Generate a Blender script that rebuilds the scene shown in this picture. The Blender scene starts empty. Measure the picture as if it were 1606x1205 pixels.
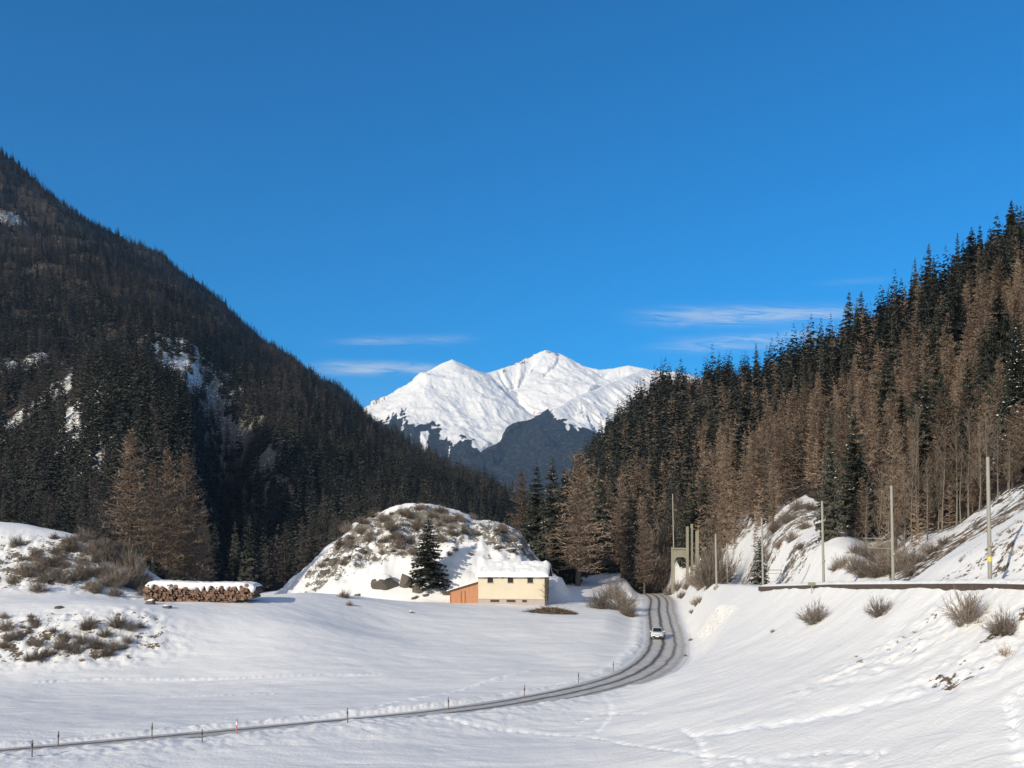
import bpy, math, random
import numpy as np
sc = bpy.context.scene
C = sc.collection
R = math.radians
# ---------------------------------------------------------------- camera, sky, sun, exposure
CAMZ = 13.0
F = 1400.0                      # focal length in photo pixels
HY = 870.0                      # row of the horizon
CX = 803.0
cam = bpy.data.cameras.new('camera'); co = bpy.data.objects.new('camera', cam); C.objects.link(co)
co.location = (0, 0, CAMZ); co.rotation_euler = (R(90), 0, 0)
cam.sensor_width = 36; cam.lens = 36 * F / 1606; cam.shift_y = (HY - 602.5) / 1606
cam.clip_start = 0.5; cam.clip_end = 60000
sc.camera = co
SUN_AZ, SUN_EL = 220, 21        # compass degrees from +Y clockwise
SUN = np.array([math.sin(R(SUN_AZ)) * math.cos(R(SUN_EL)), math.cos(R(SUN_AZ)) * math.cos(R(SUN_EL)), math.sin(R(SUN_EL))])
w = bpy.data.worlds.new('World'); sc.world = w; w.use_nodes = True
nt = w.node_tree; bg = nt.nodes['Background']
sky = nt.nodes.new('ShaderNodeTexSky'); sky.sky_type = 'NISHITA'; sky.sun_disc = False
sky.sun_elevation = R(SUN_EL); sky.sun_rotation = R(SUN_AZ)
sky.altitude = 1500; sky.air_density = 1.0; sky.dust_density = 0.3; sky.ozone_density = 3.0
hs = nt.nodes.new('ShaderNodeHueSaturation'); hs.inputs['Saturation'].default_value = 1.5; hs.inputs['Value'].default_value = 1.0
nt.links.new(sky.outputs[0], hs.inputs['Color'])
bg.inputs['Strength'].default_value = 0.134

def wn(t, **k):
    n = nt.nodes.new(t)
    for a, b in k.items(): setattr(n, a, b)
    return n
def wm(op, a, b=None, c=None):
    n = wn('ShaderNodeMath', operation=op)
    for i, v in enumerate((a, b, c)):
        if v is None: continue
        if isinstance(v, (int, float)): n.inputs[i].default_value = v
        else: nt.links.new(v, n.inputs[i])
    return n.outputs[0]
# thin high clouds, fixed to compass directions of the sky
tc = wn('ShaderNodeTexCoord'); sp = wn('ShaderNodeSeparateXYZ'); nt.links.new(tc.outputs['Generated'], sp.inputs[0])
yy = wm('MAXIMUM', sp.outputs[1], 0.05)
U = wm('DIVIDE', sp.outputs[0], yy); V = wm('DIVIDE', sp.outputs[2], yy)
cb = wn('ShaderNodeCombineXYZ'); nt.links.new(wm('MULTIPLY', U, 13.0), cb.inputs[0]); nt.links.new(wm('ADD', wm('MULTIPLY', V, 120.0), wm('MULTIPLY', U, 6.0)), cb.inputs[1])
nz = wn('ShaderNodeTexNoise'); nz.inputs['Scale'].default_value = 1.0; nz.inputs['Detail'].default_value = 9; nz.inputs['Roughness'].default_value = .62; nz.inputs['Distortion'].default_value = 1.1
nt.links.new(cb.outputs[0], nz.inputs['Vector'])
mask = None
for (x0, x1, y0, y1, sv, k) in ((980, 1340, 498, 493, 12, .85), (1010, 1330, 546, 528, 11, .62), (470, 700, 577, 580, 9, .8), (500, 730, 538, 531, 7, .36), (1270, 1400, 446, 438, 5, .10)):
    u0, u1 = (x0 - CX) / F, (x1 - CX) / F
    v0, v1 = (HY - y0) / F, (HY - y1) / F
    t = wm('DIVIDE', wm('SUBTRACT', U, u0), u1 - u0)
    vv = wm('ADD', wm('MULTIPLY', t, v1 - v0), v0)
    g = wm('DIVIDE', wm('SUBTRACT', V, vv), sv / F)
    e = wm('EXPONENT', wm('MULTIPLY', wm('MULTIPLY', g, g), -1.0))
    tt = wm('MULTIPLY', wm('SUBTRACT', t, 0.55), 2.1)
    win = wm('EXPONENT', wm('MULTIPLY', wm('POWER', wm('ABSOLUTE', tt), 4.0), -1.5))
    m = wm('MULTIPLY', wm('MULTIPLY', e, win), k)
    mask = m if mask is None else wm('ADD', mask, m)
nn = wm('MINIMUM', wm('MAXIMUM', wm('MULTIPLY', wm('SUBTRACT', nz.outputs[0], 0.34), 3.2), 0.0), 1.0)
mask = wm('MINIMUM', wm('MULTIPLY', mask, nn), 0.8)
mx = wn('ShaderNodeMix', data_type='RGBA'); nt.links.new(mask, mx.inputs[0]); 
# added whitening of the unseen sky round the sun, to offset blue ambient light
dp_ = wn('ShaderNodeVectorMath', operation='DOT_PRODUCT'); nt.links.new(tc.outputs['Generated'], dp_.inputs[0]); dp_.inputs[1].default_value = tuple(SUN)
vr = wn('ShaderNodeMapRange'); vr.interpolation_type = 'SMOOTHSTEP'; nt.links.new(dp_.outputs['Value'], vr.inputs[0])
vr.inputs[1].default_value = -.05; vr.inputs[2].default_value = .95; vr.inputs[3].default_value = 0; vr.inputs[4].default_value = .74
ambient_fill = wn('ShaderNodeMix', data_type='RGBA'); nt.links.new(vr.outputs[0], ambient_fill.inputs[0]); nt.links.new(hs.outputs[0], ambient_fill.inputs[6]); ambient_fill.inputs[7].default_value = (3.4, 3.1, 2.7, 1)
nt.links.new(ambient_fill.outputs[2], mx.inputs[6])
mx.inputs[7].default_value = (4.6, 5.0, 5.4, 1)
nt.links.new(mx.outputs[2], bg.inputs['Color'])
sl = bpy.data.lights.new('sun', 'SUN'); so = bpy.data.objects.new('sun', sl); C.objects.link(so)
sl.energy = 3.4; sl.angle = R(0.5); sl.color = (1, .91, .75)
from mathutils import Vector
so.rotation_euler = Vector(SUN).to_track_quat('Z', 'Y').to_euler()
sc.view_settings.view_transform = 'Standard'; sc.view_settings.look = 'None'; sc.view_settings.gamma = 1
sc.view_settings.exposure = 0.30

# ---------------------------------------------------------------- helpers
rng = np.random.default_rng(7)
random.seed(7)
def tag(o, label=None, cat=None, group=None, kind=None):
    if label: o['label'] = label
    if cat: o['category'] = cat
    if group: o['group'] = group
    if kind: o['kind'] = kind
    return o
def link(name, data, parent=None, loc=None):
    o = bpy.data.objects.new(name, data); C.objects.link(o)
    if parent: o.parent = parent
    if loc is not None: o.location = loc
    return o
def mesh_np(name, V, T, mats, midx=None, smooth=False, attrs=None):
    """V (n,3), T (m,3) or (m,4)"""
    V = np.asarray(V, np.float32); T = np.asarray(T, np.int32)
    k = T.shape[1]; m = bpy.data.meshes.new(name)
    m.vertices.add(len(V)); m.vertices.foreach_set('co', V.ravel())
    m.loops.add(T.size); m.loops.foreach_set('vertex_index', T.ravel())
    m.polygons.add(len(T)); m.polygons.foreach_set('loop_start', np.arange(0, T.size, k, dtype=np.int32))
    try: m.polygons.foreach_set('loop_total', np.full(len(T), k, np.int32))
    except Exception: pass
    for a in (mats if isinstance(mats, (list, tuple)) else [mats]): m.materials.append(a)
    if midx is not None: m.polygons.foreach_set('material_index', np.asarray(midx, np.int32))
    m.polygons.foreach_set('use_smooth', np.full(len(T), smooth, bool))
    for n, v in (attrs or {}).items():
        a = m.attributes.new(n, 'FLOAT', 'POINT'); a.data.foreach_set('value', np.asarray(v, np.float32))
    m.update(calc_edges=True)
    return m
def mesh_py(name, verts, faces, mats, midx=None, smooth=False):
    m = bpy.data.meshes.new(name); m.from_pydata([tuple(v) for v in verts], [], faces)
    for a in (mats if isinstance(mats, (list, tuple)) else [mats]): m.materials.append(a)
    for i, p in enumerate(m.polygons):
        if midx is not None: p.material_index = midx[i]
        p.use_smooth = smooth
    m.update()
    return m
class MB:
    """collects boxes, bars, tubes; builds one mesh"""
    def __init__(s): s.v = []; s.f = []; s.mi = []
    def add(s, vs, fs, mi=0):
        b = len(s.v); s.v += [tuple(v) for v in vs]; s.f += [tuple(i + b for i in f) for f in fs]; s.mi += [mi] * len(fs)
    def box(s, c, d, mi=0, rz=0, ry=0):
        x, y, z = d[0] / 2, d[1] / 2, d[2] / 2
        vs = []
        for (a, b, e) in ((-x,-y,-z),(x,-y,-z),(x,y,-z),(-x,y,-z),(-x,-y,z),(x,-y,z),(x,y,z),(-x,y,z)):
            if ry: a, e = a * math.cos(ry) + e * math.sin(ry), -a * math.sin(ry) + e * math.cos(ry)
            if rz: a, b = a * math.cos(rz) - b * math.sin(rz), a * math.sin(rz) + b * math.cos(rz)
            vs.append((c[0] + a, c[1] + b, c[2] + e))
        s.add(vs, [(0,3,2,1),(4,5,6,7),(0,1,5,4),(1,2,6,5),(2,3,7,6),(3,0,4,7)], mi); return s
    def tube(s, p0, p1, r0, r1=None, n=8, mi=0, cap=True, mi_cap=None):
        r1 = r0 if r1 is None else r1
        p0 = Vector(p0); p1 = Vector(p1); q = (p1 - p0).to_track_quat('Z', 'Y')
        vs = []
        for (p, r) in ((p0, r0), (p1, r1)):
            for i in range(n):
                a = 2 * math.pi * i / n
                vs.append(p + q @ Vector((r * math.cos(a), r * math.sin(a), 0)))
        s.add(vs, [(i, (i + 1) % n, n + (i + 1) % n, n + i) for i in range(n)], mi)
        if cap:
            s.add(vs, [tuple(range(n - 1, -1, -1)), tuple(range(n, 2 * n))], mi if mi_cap is None else mi_cap)
        return s
    def prism(s, prof, x0, x1, mi=0):
        """prof: list of (y,z); extruded along x"""
        n = len(prof)
        vs = [(x0, y, z) for y, z in prof] + [(x1, y, z) for y, z in prof]
        s.add(vs, [(i, (i + 1) % n, n + (i + 1) % n, n + i) for i in range(n)] + [tuple(range(n - 1, -1, -1)), tuple(range(n, 2 * n))], mi); return s
    def mesh(s, name, mats, smooth=False): return mesh_py(name, s.v, s.f, mats, s.mi, smooth)
    def build(s, name, mats, parent=None, smooth=False, bevel=0):
        o = link(name, s.mesh(name, mats, smooth), parent)
        if bevel:
            b = o.modifiers.new('bevel', 'BEVEL'); b.width = bevel; b.segments = 2
        return o
def empty(name, loc, rz=0):
    o = link(name, None, None, loc); o.rotation_euler = (0, 0, rz); o.empty_display_size = .3
    return o

# value noise / fbm
def vnoise(x, y, seed=0):
    x = np.asarray(x, float); y = np.asarray(y, float)
    xi = np.floor(x); yi = np.floor(y); fx = x - xi; fy = y - yi
    xi = xi.astype(np.int64); yi = yi.astype(np.int64)
    def h(a, b):
        n = (a * 374761393 + b * 668265263 + seed * 974634391) & 0xffffffff
        n = ((n ^ (n >> 13)) * 1274126177) & 0xffffffff
        n = n ^ (n >> 16)
        return (n & 0xffff) / 65535.0
    fx = fx * fx * (3 - 2 * fx); fy = fy * fy * (3 - 2 * fy)
    return (h(xi, yi) * (1 - fx) + h(xi + 1, yi) * fx) * (1 - fy) + (h(xi, yi + 1) * (1 - fx) + h(xi + 1, yi + 1) * fx) * fy
def fbm(x, y, seed=0, o=4):
    s = 0; a = .5; t = 0
    for i in range(o):
        s = s + a * vnoise(x, y, seed + i * 17); t += a; a *= .5; x = x * 2.03 + 11.3; y = y * 2.03 + 5.7
    return s / t
def ridged(x, y, seed=0, o=4):
    s = 0; a = .5; t = 0
    for i in range(o):
        s = s + a * (1 - np.abs(2 * vnoise(x, y, seed + i * 17) - 1)); t += a; a *= .5; x = x * 2.1 + 3.3; y = y * 2.1 + 8.7
    return s / t
def sst(a, b, x):
    t = np.clip((x - a) / (b - a), 0, 1); return t * t * (3 - 2 * t)
def P(px, py, d): return ((px - CX) / F * d, d, CAMZ - (py - HY) / F * d)

# ---------------------------------------------------------------- materials
def mat(name):
    m = bpy.data.materials.new(name); m.use_nodes = True
    return m, m.node_tree, m.node_tree.nodes['Principled BSDF']
class N:
    def __init__(s, t): s.t = t
    def n(s, ty, **k):
        x = s.t.nodes.new(ty)
        for a, b in k.items(): setattr(x, a, b)
        return x
    def l(s, a, b): s.t.links.new(a, b)
    def math(s, op, a, b=None, c=None):
        x = s.n('ShaderNodeMath', operation=op)
        for i, v in enumerate((a, b, c)):
            if v is None: continue
            if isinstance(v, (int, float)): x.inputs[i].default_value = v
            else: s.l(v, x.inputs[i])
        return x.outputs[0]
    def noise(s, scale, detail=4, vec=None, rough=.5, dist=0):
        x = s.n('ShaderNodeTexNoise'); x.inputs['Scale'].default_value = scale; x.inputs['Detail'].default_value = detail
        x.inputs['Roughness'].default_value = rough; x.inputs['Distortion'].default_value = dist
        if vec is not None: s.l(vec, x.inputs['Vector'])
        return x.outputs[0]
    def mix(s, f, a, b):
        x = s.n('ShaderNodeMix', data_type='RGBA')
        for i, v in ((0, f), (6, a), (7, b)):
            if isinstance(v, (int, float)): x.inputs[i].default_value = v
            elif isinstance(v, tuple): x.inputs[i].default_value = v + (1,)
            else: s.l(v, x.inputs[i])
        return x.outputs[2]
    def ramp(s, f, stops):
        x = s.n('ShaderNodeValToRGB'); s.l(f, x.inputs[0])
        e = x.color_ramp.elements
        while len(e) < len(stops): e.new(.5)
        for i, (p, c) in enumerate(stops): e[i].position = p; e[i].color = tuple(c) + (1,)
        return x.outputs[0]
    def rng(s, v, a, b, c=0, d=1):
        x = s.n('ShaderNodeMapRange'); s.l(v, x.inputs[0])
        for i, q in enumerate((a, b, c, d)): x.inputs[i + 1].default_value = q
        x.interpolation_type = 'SMOOTHSTEP'
        return x.outputs[0]
    def attr(s, name): 
        x = s.n('ShaderNodeAttribute'); x.attribute_name = name; return x.outputs['Fac']
    def bump(s, h, strength, dist, bsdf):
        x = s.n('ShaderNodeBump'); x.inputs['Strength'].default_value = strength; x.inputs['Distance'].default_value = dist
        s.l(h, x.inputs['Height']); s.l(x.outputs[0], bsdf.inputs['Normal'])
    def pos(s): return s.n('ShaderNodeNewGeometry').outputs['Position']
    def obj(s): return s.n('ShaderNodeTexCoord').outputs['Object']
    def scaled(s, v, sc_):
        x = s.n('ShaderNodeVectorMath', operation='MULTIPLY'); s.l(v, x.inputs[0]); x.inputs[1].default_value = sc_; return x.outputs[0]

def simple(name, col, rough=.8, var=.15, scale=3.0, metal=0, spec=.3):
    m, t, b = mat(name); g = N(t)
    n = g.noise(scale, 4, g.obj())
    d = tuple(c * (1 - var) for c in col); l = tuple(min(1, c * (1 + var)) for c in col)
    g.l(g.mix(n, d, l), b.inputs['Base Color']); b.inputs['Roughness'].default_value = rough; b.inputs['Metallic'].default_value = metal
    b.inputs['Specular IOR Level'].default_value = spec
    return m
SNOW = (.87, .86, .845)
def make_ground_mat():
    m, t, b = mat('snowy_ground'); g = N(t); p = g.pos()
    bare = g.attr('bare'); rock = g.attr('rock'); track = g.attr('track')
    n1 = g.noise(.55, 6, p, .65); n2 = g.noise(3.0, 4, p, .6)
    n = g.math('ADD', g.math('MULTIPLY', n1, .7), g.math('MULTIPLY', n2, .3))
    f = g.rng(g.math('ADD', bare, g.math('MULTIPLY', g.math('SUBTRACT', n, .5), 2.2)), .52, .62)
    grass = g.ramp(g.noise(1.7, 5, p), [(.3, (.075, .055, .035)), (.5, (.14, .10, .062)), (.7, (.23, .165, .10))])
    rk = g.ramp(g.noise(.9, 6, p, .7), [(.3, (.09, .082, .07)), (.5, (.19, .175, .15)), (.7, (.34, .32, .28))])
    soil = g.mix(rock, grass, rk)
    litter = g.ramp(g.noise(.35, 5, p, .7), [(.3, (.030, .025, .020)), (.6, (.062, .048, .036)), (.8, (.10, .078, .056))])
    soil = g.mix(g.math('MULTIPLY', g.attr('litter'), g.math('SUBTRACT', 1.0, rock)), soil, litter)
    sn = g.mix(g.noise(.16, 5, g.scaled(p, (.35, 1.2, 1))), (.82, .812, .80), SNOW)
    sn = g.mix(g.rng(track, 0, 1), sn, (.93, .93, .93))
    g.l(g.mix(f, sn, soil), b.inputs['Base Color'])
    b.inputs['Roughness'].default_value = .75; b.inputs['Specular IOR Level'].default_value = .2
    # wind crust + small bumps
    wv = g.noise(.9, 5, g.scaled(p, (.32, .8, .9)), .62, 1.2)
    fine = g.noise(4.5, 3, p)
    h = g.math('ADD', g.math('MULTIPLY', wv, .55), g.math('ADD', g.math('MULTIPLY', fine, .16), g.math('MULTIPLY', f, .25)))
    g.bump(h, .40, .5, b)
    return m
M = {}
M['ground'] = make_ground_mat()
def make_snow(name='snow'):
    m, t, b = mat(name); g = N(t); p = g.pos()
    g.l(g.mix(g.noise(.5, 4, p), (.84, .83, .815), (.90, .895, .885)), b.inputs['Base Color']); b.inputs['Roughness'].default_value = .7; b.inputs['Specular IOR Level'].default_value = .2
    g.bump(g.noise(2.2, 4, p), .4, .25, b)
    return m
M['snow'] = make_snow()
def make_foliage(name, stops, tscale=.5):
    m, t, b = mat(name); g = N(t)
    oi = g.n('ShaderNodeObjectInfo').outputs['Random']
    v = g.math('FRACT', g.math('ADD', g.attr('tint'), oi))
    leaf = g.n('ShaderNodeNewGeometry').outputs['Random Per Island']
    f = g.math('ADD', g.math('MULTIPLY', v, .6), g.math('MULTIPLY', leaf, .4))
    g.l(g.ramp(f, stops), b.inputs['Base Color']); b.inputs['Roughness'].default_value = .85; b.inputs['Specular IOR Level'].default_value = .12
    return m
M['spruce'] = make_foliage('spruce_needles', [(.1, (.034, .040, .032)), (.45, (.062, .067, .052)), (.8, (.098, .097, .074)), (1, (.125, .115, .09))])
M['larch'] = make_foliage('larch_twigs', [(.1, (.115, .085, .063)), (.4, (.24, .178, .134)), (.75, (.33, .245, .182)), (1, (.42, .32, .245))])
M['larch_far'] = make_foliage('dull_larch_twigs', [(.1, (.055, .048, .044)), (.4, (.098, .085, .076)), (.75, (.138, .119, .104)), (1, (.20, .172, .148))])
M['twig'] = make_foliage('bare_twigs', [(.1, (.12, .098, .08)), (.5, (.22, .18, .145)), (1, (.33, .275, .225))])
M['birch'] = make_foliage('pale_twigs', [(.1, (.11, .09, .072)), (.5, (.16, .132, .105)), (1, (.23, .195, .16))])
M['straw'] = make_foliage('dry_grass', [(.1, (.20, .13, .07)), (.5, (.30, .20, .11)), (1, (.42, .30, .17))])
M['bark'] = simple('bark', (.13, .105, .085), .9, .35, 2.0)
M['pale_bark'] = simple('pale_bark', (.19, .165, .135), .9, .3, 2.0)

# ---------------------------------------------------------------- terrain height
# open field and banks in front: smooth surface through surveyed points
ctrl = []
for a in ((-60,20,.6),(-20,20,.4),(10,20,.6),(-90,60,.5),(-40,56,.8),(0,58,.4),(13,60,.1),(-60,87,-1.0),(-30,86,-.85),(0,84,.05),(11,86,.1),(-110,20,1),(-110,90,.8),
          (-20,-60,.5),(20,-60,.5),(-60,-60,.5),(20,20,.6),(22,100,.5)): ctrl.append(a)
for a in ((0,1047,101),(-250,1050,101),(200,1036,104),(0,965,113.5),(-250,955,114),(200,960,114),(0,926,130),(-250,915,130),(200,941,130),
          (0,918,134),(0,868,142),(0,822,152),(-250,800,156),(100,838,151),(190,868,150),(228,905,148),(265,940,150),
          (320,944,130),(405,941,133),(320,1000,112),(320,1040,104),(450,932,140),(450,980,118),(450,1030,105),(600,942,160),(600,985,130),(600,1030,108),
          (780,950,160),(780,990,130),(780,1040,104),(900,964,150),(900,1010,120),(900,1045,102),(975,974,140),(970,1035,101),(870,932,186),(960,932,192),(700,940,190),(720,948,160)): ctrl.append(P(*a))
ctrl += [(-87, 178, 11), (-110, 185, 12), (-60, 180, 1.), (-50, 152, 3.0), (-52, 185, -3), (-40, 190, -3), (-36, 155, 6.0), (-20, 235, 2), (-60, 235, 0), (-110, 235, 6), (10, 235, 4), (25, 190, 3.6), (28, 160, 2.6), (24, 130, 1.0)]
ctrl = np.array(ctrl, float)
def tps_fit(p, lam=2.0):
    n = len(p); d = np.sqrt(((p[:, None, :2] - p[None, :, :2]) ** 2).sum(2)) + 1e-9
    K = d ** 2 * np.log(d); K[np.arange(n), np.arange(n)] = lam
    Q = np.c_[np.ones(n), p[:, :2]]
    A = np.block([[K, Q], [Q.T, np.zeros((3, 3))]])
    s = np.linalg.solve(A, np.r_[p[:, 2], 0, 0, 0]); return s
_s = tps_fit(ctrl)
def near_z(x, y):
    x = np.clip(x, -112, 40); y = np.clip(y, -60, 240)
    z = _s[-3] + _s[-2] * x + _s[-1] * y
    for i in range(len(ctrl)):
        d2 = (x - ctrl[i, 0]) ** 2 + (y - ctrl[i, 1]) ** 2 + 1e-9
        z = z + _s[i] * .5 * d2 * np.log(d2)
    return z
# hills: per viewing column, slope profile (distance, row in the photo of the ground)
HC = {
 -900: [(150,860),(260,700),(400,520),(700,300),(1100,100),(1800,100)],
 -300: [(230,880),(300,830),(400,720),(600,560),(900,360),(1200,210),(1500,90),(2200,150)],
 0: [(230,898),(300,858),(380,780),(480,690),(600,605),(800,495),(1050,380),(1400,246),(2000,300)],
 100: [(230,905),(285,868),(365,785),(435,690),(530,606),(640,592),(780,505),(1050,400),(1400,322),(2000,380)],
 170: [(230,912),(280,880),(340,800),(400,700),(450,630),(490,590),(520,588),(620,612),(760,518),(1000,430),(1500,372),(2000,420)],
 240: [(230,925),(290,885),(340,800),(390,700),(440,625),(470,600),(500,598),(610,645),(720,540),(1000,452),(1080,446),(1650,402),(2000,450)],
 300: [(230,930),(295,895),(335,830),(375,745),(420,672),(455,622),(480,618),(610,660),(700,555),(1000,492),(1080,488),(1650,446),(2000,500)],
 335: [(230,930),(340,918),(430,900),(520,870),(600,800),(650,715),(680,655),(710,620),(780,570),(980,522),(1060,520),(1650,472),(2000,520)],
 370: [(230,930),(340,920),(450,890),(520,860),(600,780),(630,720),(660,675),(700,630),(790,584),(970,545),(1050,545),(1650,506),(2000,540)],
 400: [(260,930),(330,920),(440,880),(490,830),(530,765),(565,715),(620,670),(710,622),(850,585),(960,563),(1040,566),(1600,535),(2000,580)],
 450: [(300,925),(380,885),(440,820),(490,765),(560,700),(690,632),(860,603),(960,588),(1040,592),(1600,567),(2000,620)],
 500: [(300,920),(360,895),(430,830),(510,765),(610,698),(740,652),(900,622),(1000,626),(1600,599),(2000,650)],
 550: [(300,920),(350,895),(430,838),(530,776),(640,720),(780,678),(900,656),(1000,660),(1500,624),(2000,680)],
 572: [(300,920),(355,893),(435,838),(540,778),(650,724),(780,684),(900,666),(1000,672),(1500,648),(2000,700)],
 600: [(300,920),(365,893),(440,842),(550,780),(660,735),(780,704),(900,690),(1000,700),(1500,715),(2000,740)],
 640: [(300,920),(380,890),(480,830),(600,770),(750,728),(900,712),(1200,750),(1500,790)],
 700: [(300,920),(400,888),(520,830),(650,782),(850,740),(1200,790),(1500,820)],
 760: [(300,920),(450,880),(600,825),(800,772),(1200,810),(1500,840)],
 800: [(300,915),(450,890),(600,850),(800,802),(1200,830),(1500,845)],
 850: [(300,910),(450,890),(600,860),(800,832),(1500,850)],
 890: [(240,912),(320,895),(450,855),(600,805),(700,775),(1000,795)],
 930: [(230,912),(300,875),(400,812),(500,760),(600,722),(900,745)],
 980: [(215,917),(260,885),(330,822),(420,755),(500,695),(580,654),(800,690)],
 1040: [(205,922),(250,885),(310,805),(380,730),(450,668),(520,624),(700,650)],
 1100: [(185,918),(212,893),(245,840),(305,755),(380,672),(440,618),(600,640)],
 1150: [(140,922),(172,890),(206,840),(262,760),(340,680),(410,614),(550,630)],
 1190: [(107,925),(130,893),(160,850),(210,790),(280,712),(350,642),(400,616),(520,630)],
 1235: [(100,922),(118,890),(138,845),(165,790),(230,740),(300,665),(360,596),(500,610)],
 1270: [(95,920),(110,888),(128,845),(160,785),(220,735),(290,655),(350,580),(480,595)],
 1310: [(87,920),(100,885),(114,842),(135,825),(200,755),(270,660),(335,566),(460,580)],
 1345: [(84,915),(97,880),(108,850),(135,835),(190,760),(255,660),(330,548),(460,560)],
 1370: [(82,912),(94,902),(115,880),(150,810),(190,745),(250,650),(330,532),(460,545)],
 1400: [(79,912),(90,903),(115,872),(160,770),(220,660),(290,560),(335,518),(460,530)],
 1440: [(72,910),(82,897),(100,865),(150,768),(210,660),(280,548),(325,496),(450,500)],
 1500: [(64,912),(76,878),(92,845),(118,808),(150,735),(210,615),(275,510),(318,462),(430,470)],
 1560: [(61,905),(70,865),(80,825),(100,790),(140,705),(200,590),(265,480),(310,425),(420,430)],
 1606: [(58,897),(66,850),(74,805),(95,765),(140,680),(200,560),(260,452),(305,398),(410,400)],
 1900: [(45,870),(60,790),(90,690),(150,490),(250,270),(350,210)],
 2600: [(38,820),(60,640),(100,450),(200,200),(300,150)],
}
_pxs = np.arange(-900, 2601, 8.0); _vs = np.arange(math.log(20), math.log(20000), .012)
def _hill_table():
    keys = sorted(HC); rows = []
    for k in keys:
        d = np.log(np.array([a for a, b in HC[k]])); py = np.array([b for a, b in HC[k]], float)
        q = np.interp(_vs, d, py)
        z = (HY - q) / F * np.exp(_vs)
        end = d[-1]; ze = (HY - py[-1]) / F * math.exp(end)
        z = np.where(_vs > end, ze, z)
        rows.append(z)
    rows = np.array(rows)
    T = np.array([np.interp(_pxs, keys, rows[:, j]) for j in range(len(_vs))]).T      # (px, v)
    def blur(A, s, ax):
        r = int(3 * s) + 1; k = np.exp(-.5 * (np.arange(-r, r + 1) / s) ** 2); k /= k.sum()
        A2 = np.pad(A, [(r, r) if i == ax else (0, 0) for i in range(2)], mode='edge')
        out = 0
        for i, kk in enumerate(k): out = out + kk * (A2[i:i + A.shape[0], :] if ax == 0 else A2[:, i:i + A.shape[1]])
        return out
    return blur(blur(T, 1.6, 0), 2.0, 1)
_HT = _hill_table()
def hill_z(x, y):
    yy = np.maximum(y, 20.0)
    px = np.clip(x / yy * F + CX, -899, 2599); v = np.clip(np.log(yy), _vs[0], _vs[-1] - .02)
    i = (px - _pxs[0]) / 8.0; j = (v - _vs[0]) / .012
    i0 = np.floor(i).astype(int); j0 = np.floor(j).astype(int)
    i0 = np.clip(i0, 0, len(_pxs) - 2); j0 = np.clip(j0, 0, len(_vs) - 2); fi = i - i0; fj = j - j0
    return CAMZ + (_HT[i0, j0] * (1 - fi) + _HT[i0 + 1, j0] * fi) * (1 - fj) + (_HT[i0, j0 + 1] * (1 - fi) + _HT[i0 + 1, j0 + 1] * fi) * fj
# road centre line (px, row, distance)
RD = [(-1100,1180,60),(-500,1195,54),(-200,1200,55),(0,1187,57.5),(300,1160,63),(500,1141,67.5),(700,1121,72.5),(850,1098,79.5),(960,1073,88),(1015,1050,98),(1041,1024,113),(1044,1000,130),(1040,978,146),(1036,958,164),(1037,946,182),(1034,938,204),(1024,932,226),(1005,929,250)]
def catmull(pts, n=24):
    pts = np.array(pts, float); out = []
    for i in range(len(pts) - 1):
        a = pts[max(i - 1, 0)]; b = pts[i]; c = pts[i + 1]; d = pts[min(i + 2, len(pts) - 1)]
        for t in np.linspace(0, 1, n, endpoint=False):
            out.append(.5 * (2 * b + (c - a) * t + (2 * a - 5 * b + 4 * c - d) * t * t + (3 * b - a - 3 * c + d) * t ** 3))
    out.append(pts[-1]); return np.array(out)
road = catmull([P(*a) for a in RD])
for _ in range(30): road[1:-1] = (road[:-2] + 2 * road[1:-1] + road[2:]) / 4
rt = np.gradient(road, axis=0); rt /= np.linalg.norm(rt[:, :2], axis=1)[:, None]
rs = np.r_[0, np.cumsum(np.linalg.norm(np.diff(road[:, :2], axis=0), axis=1))]
def road_near(x, y):
    """signed lateral offset (right of travel = positive = camera side) and index"""
    x = np.asarray(x, float); sh = x.shape; x = x.ravel(); y = np.asarray(y, float).ravel()
    lat = np.full(len(x), 99.); idx = np.zeros(len(x), int)
    sel = np.where((y > 35) & (y < 260) & (x < 85))[0]
    for a in range(0, len(sel), 20000):
        s = sel[a:a + 20000]
        d2 = (x[s, None] - road[None, :, 0]) ** 2 + (y[s, None] - road[None, :, 1]) ** 2
        k = d2.argmin(1); idx[s] = k
        cr = rt[k, 1] * (x[s] - road[k, 0]) - rt[k, 0] * (y[s] - road[k, 1])
        lat[s] = np.sign(cr) * np.sqrt(d2[np.arange(len(s)), k])
    return lat.reshape(sh), idx.reshape(sh)
HW = 3.1
rail_y = np.array([-200, 40, 55, 80, 105, 145, 175, 215, 300.]); rail_zv = np.array([11.6, 11.5, 11.2, 10.3, 9.2, 8.2, 7.4, 6.0, 6.0])
def rail_z(y): return np.interp(y, rail_y, rail_zv)
MPX = np.array([395, 430, 462, 478, 500, 515, 540, 556, 572, 600, 625, 640, 670, 690, 715, 735, 742, 770, 800, 815, 826, 840, 860, 900])
MPY = np.array([945, 934, 912, 890, 872, 852, 838, 816, 808, 798, 787, 785, 786, 789, 796, 806, 812, 816, 823, 830, 850, 872, 895, 925])
def mound_h(x, y):
    px = CX + x / 200 * F
    top = CAMZ + (HY - np.interp(px, MPX, MPY)) / F * 200
    t = np.clip((y - 168) / (203 - 168), 0, 1); f = 1 - (1 - t) ** 1.7
    b = np.clip((y - 206) / 34, 0, 1); bk = 1 - b * b * (3 - 2 * b)
    f = np.where(y < 203, f, bk)
    inside = sst(395, 440, px) * (1 - sst(860, 900, px))
    return top, f * inside
TRAILS = []
def edge_x(y): return np.interp(y, [0, 98, 125, 150, 200, 300], [29, 29, 31.2, 33.8, 39, 42])
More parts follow.
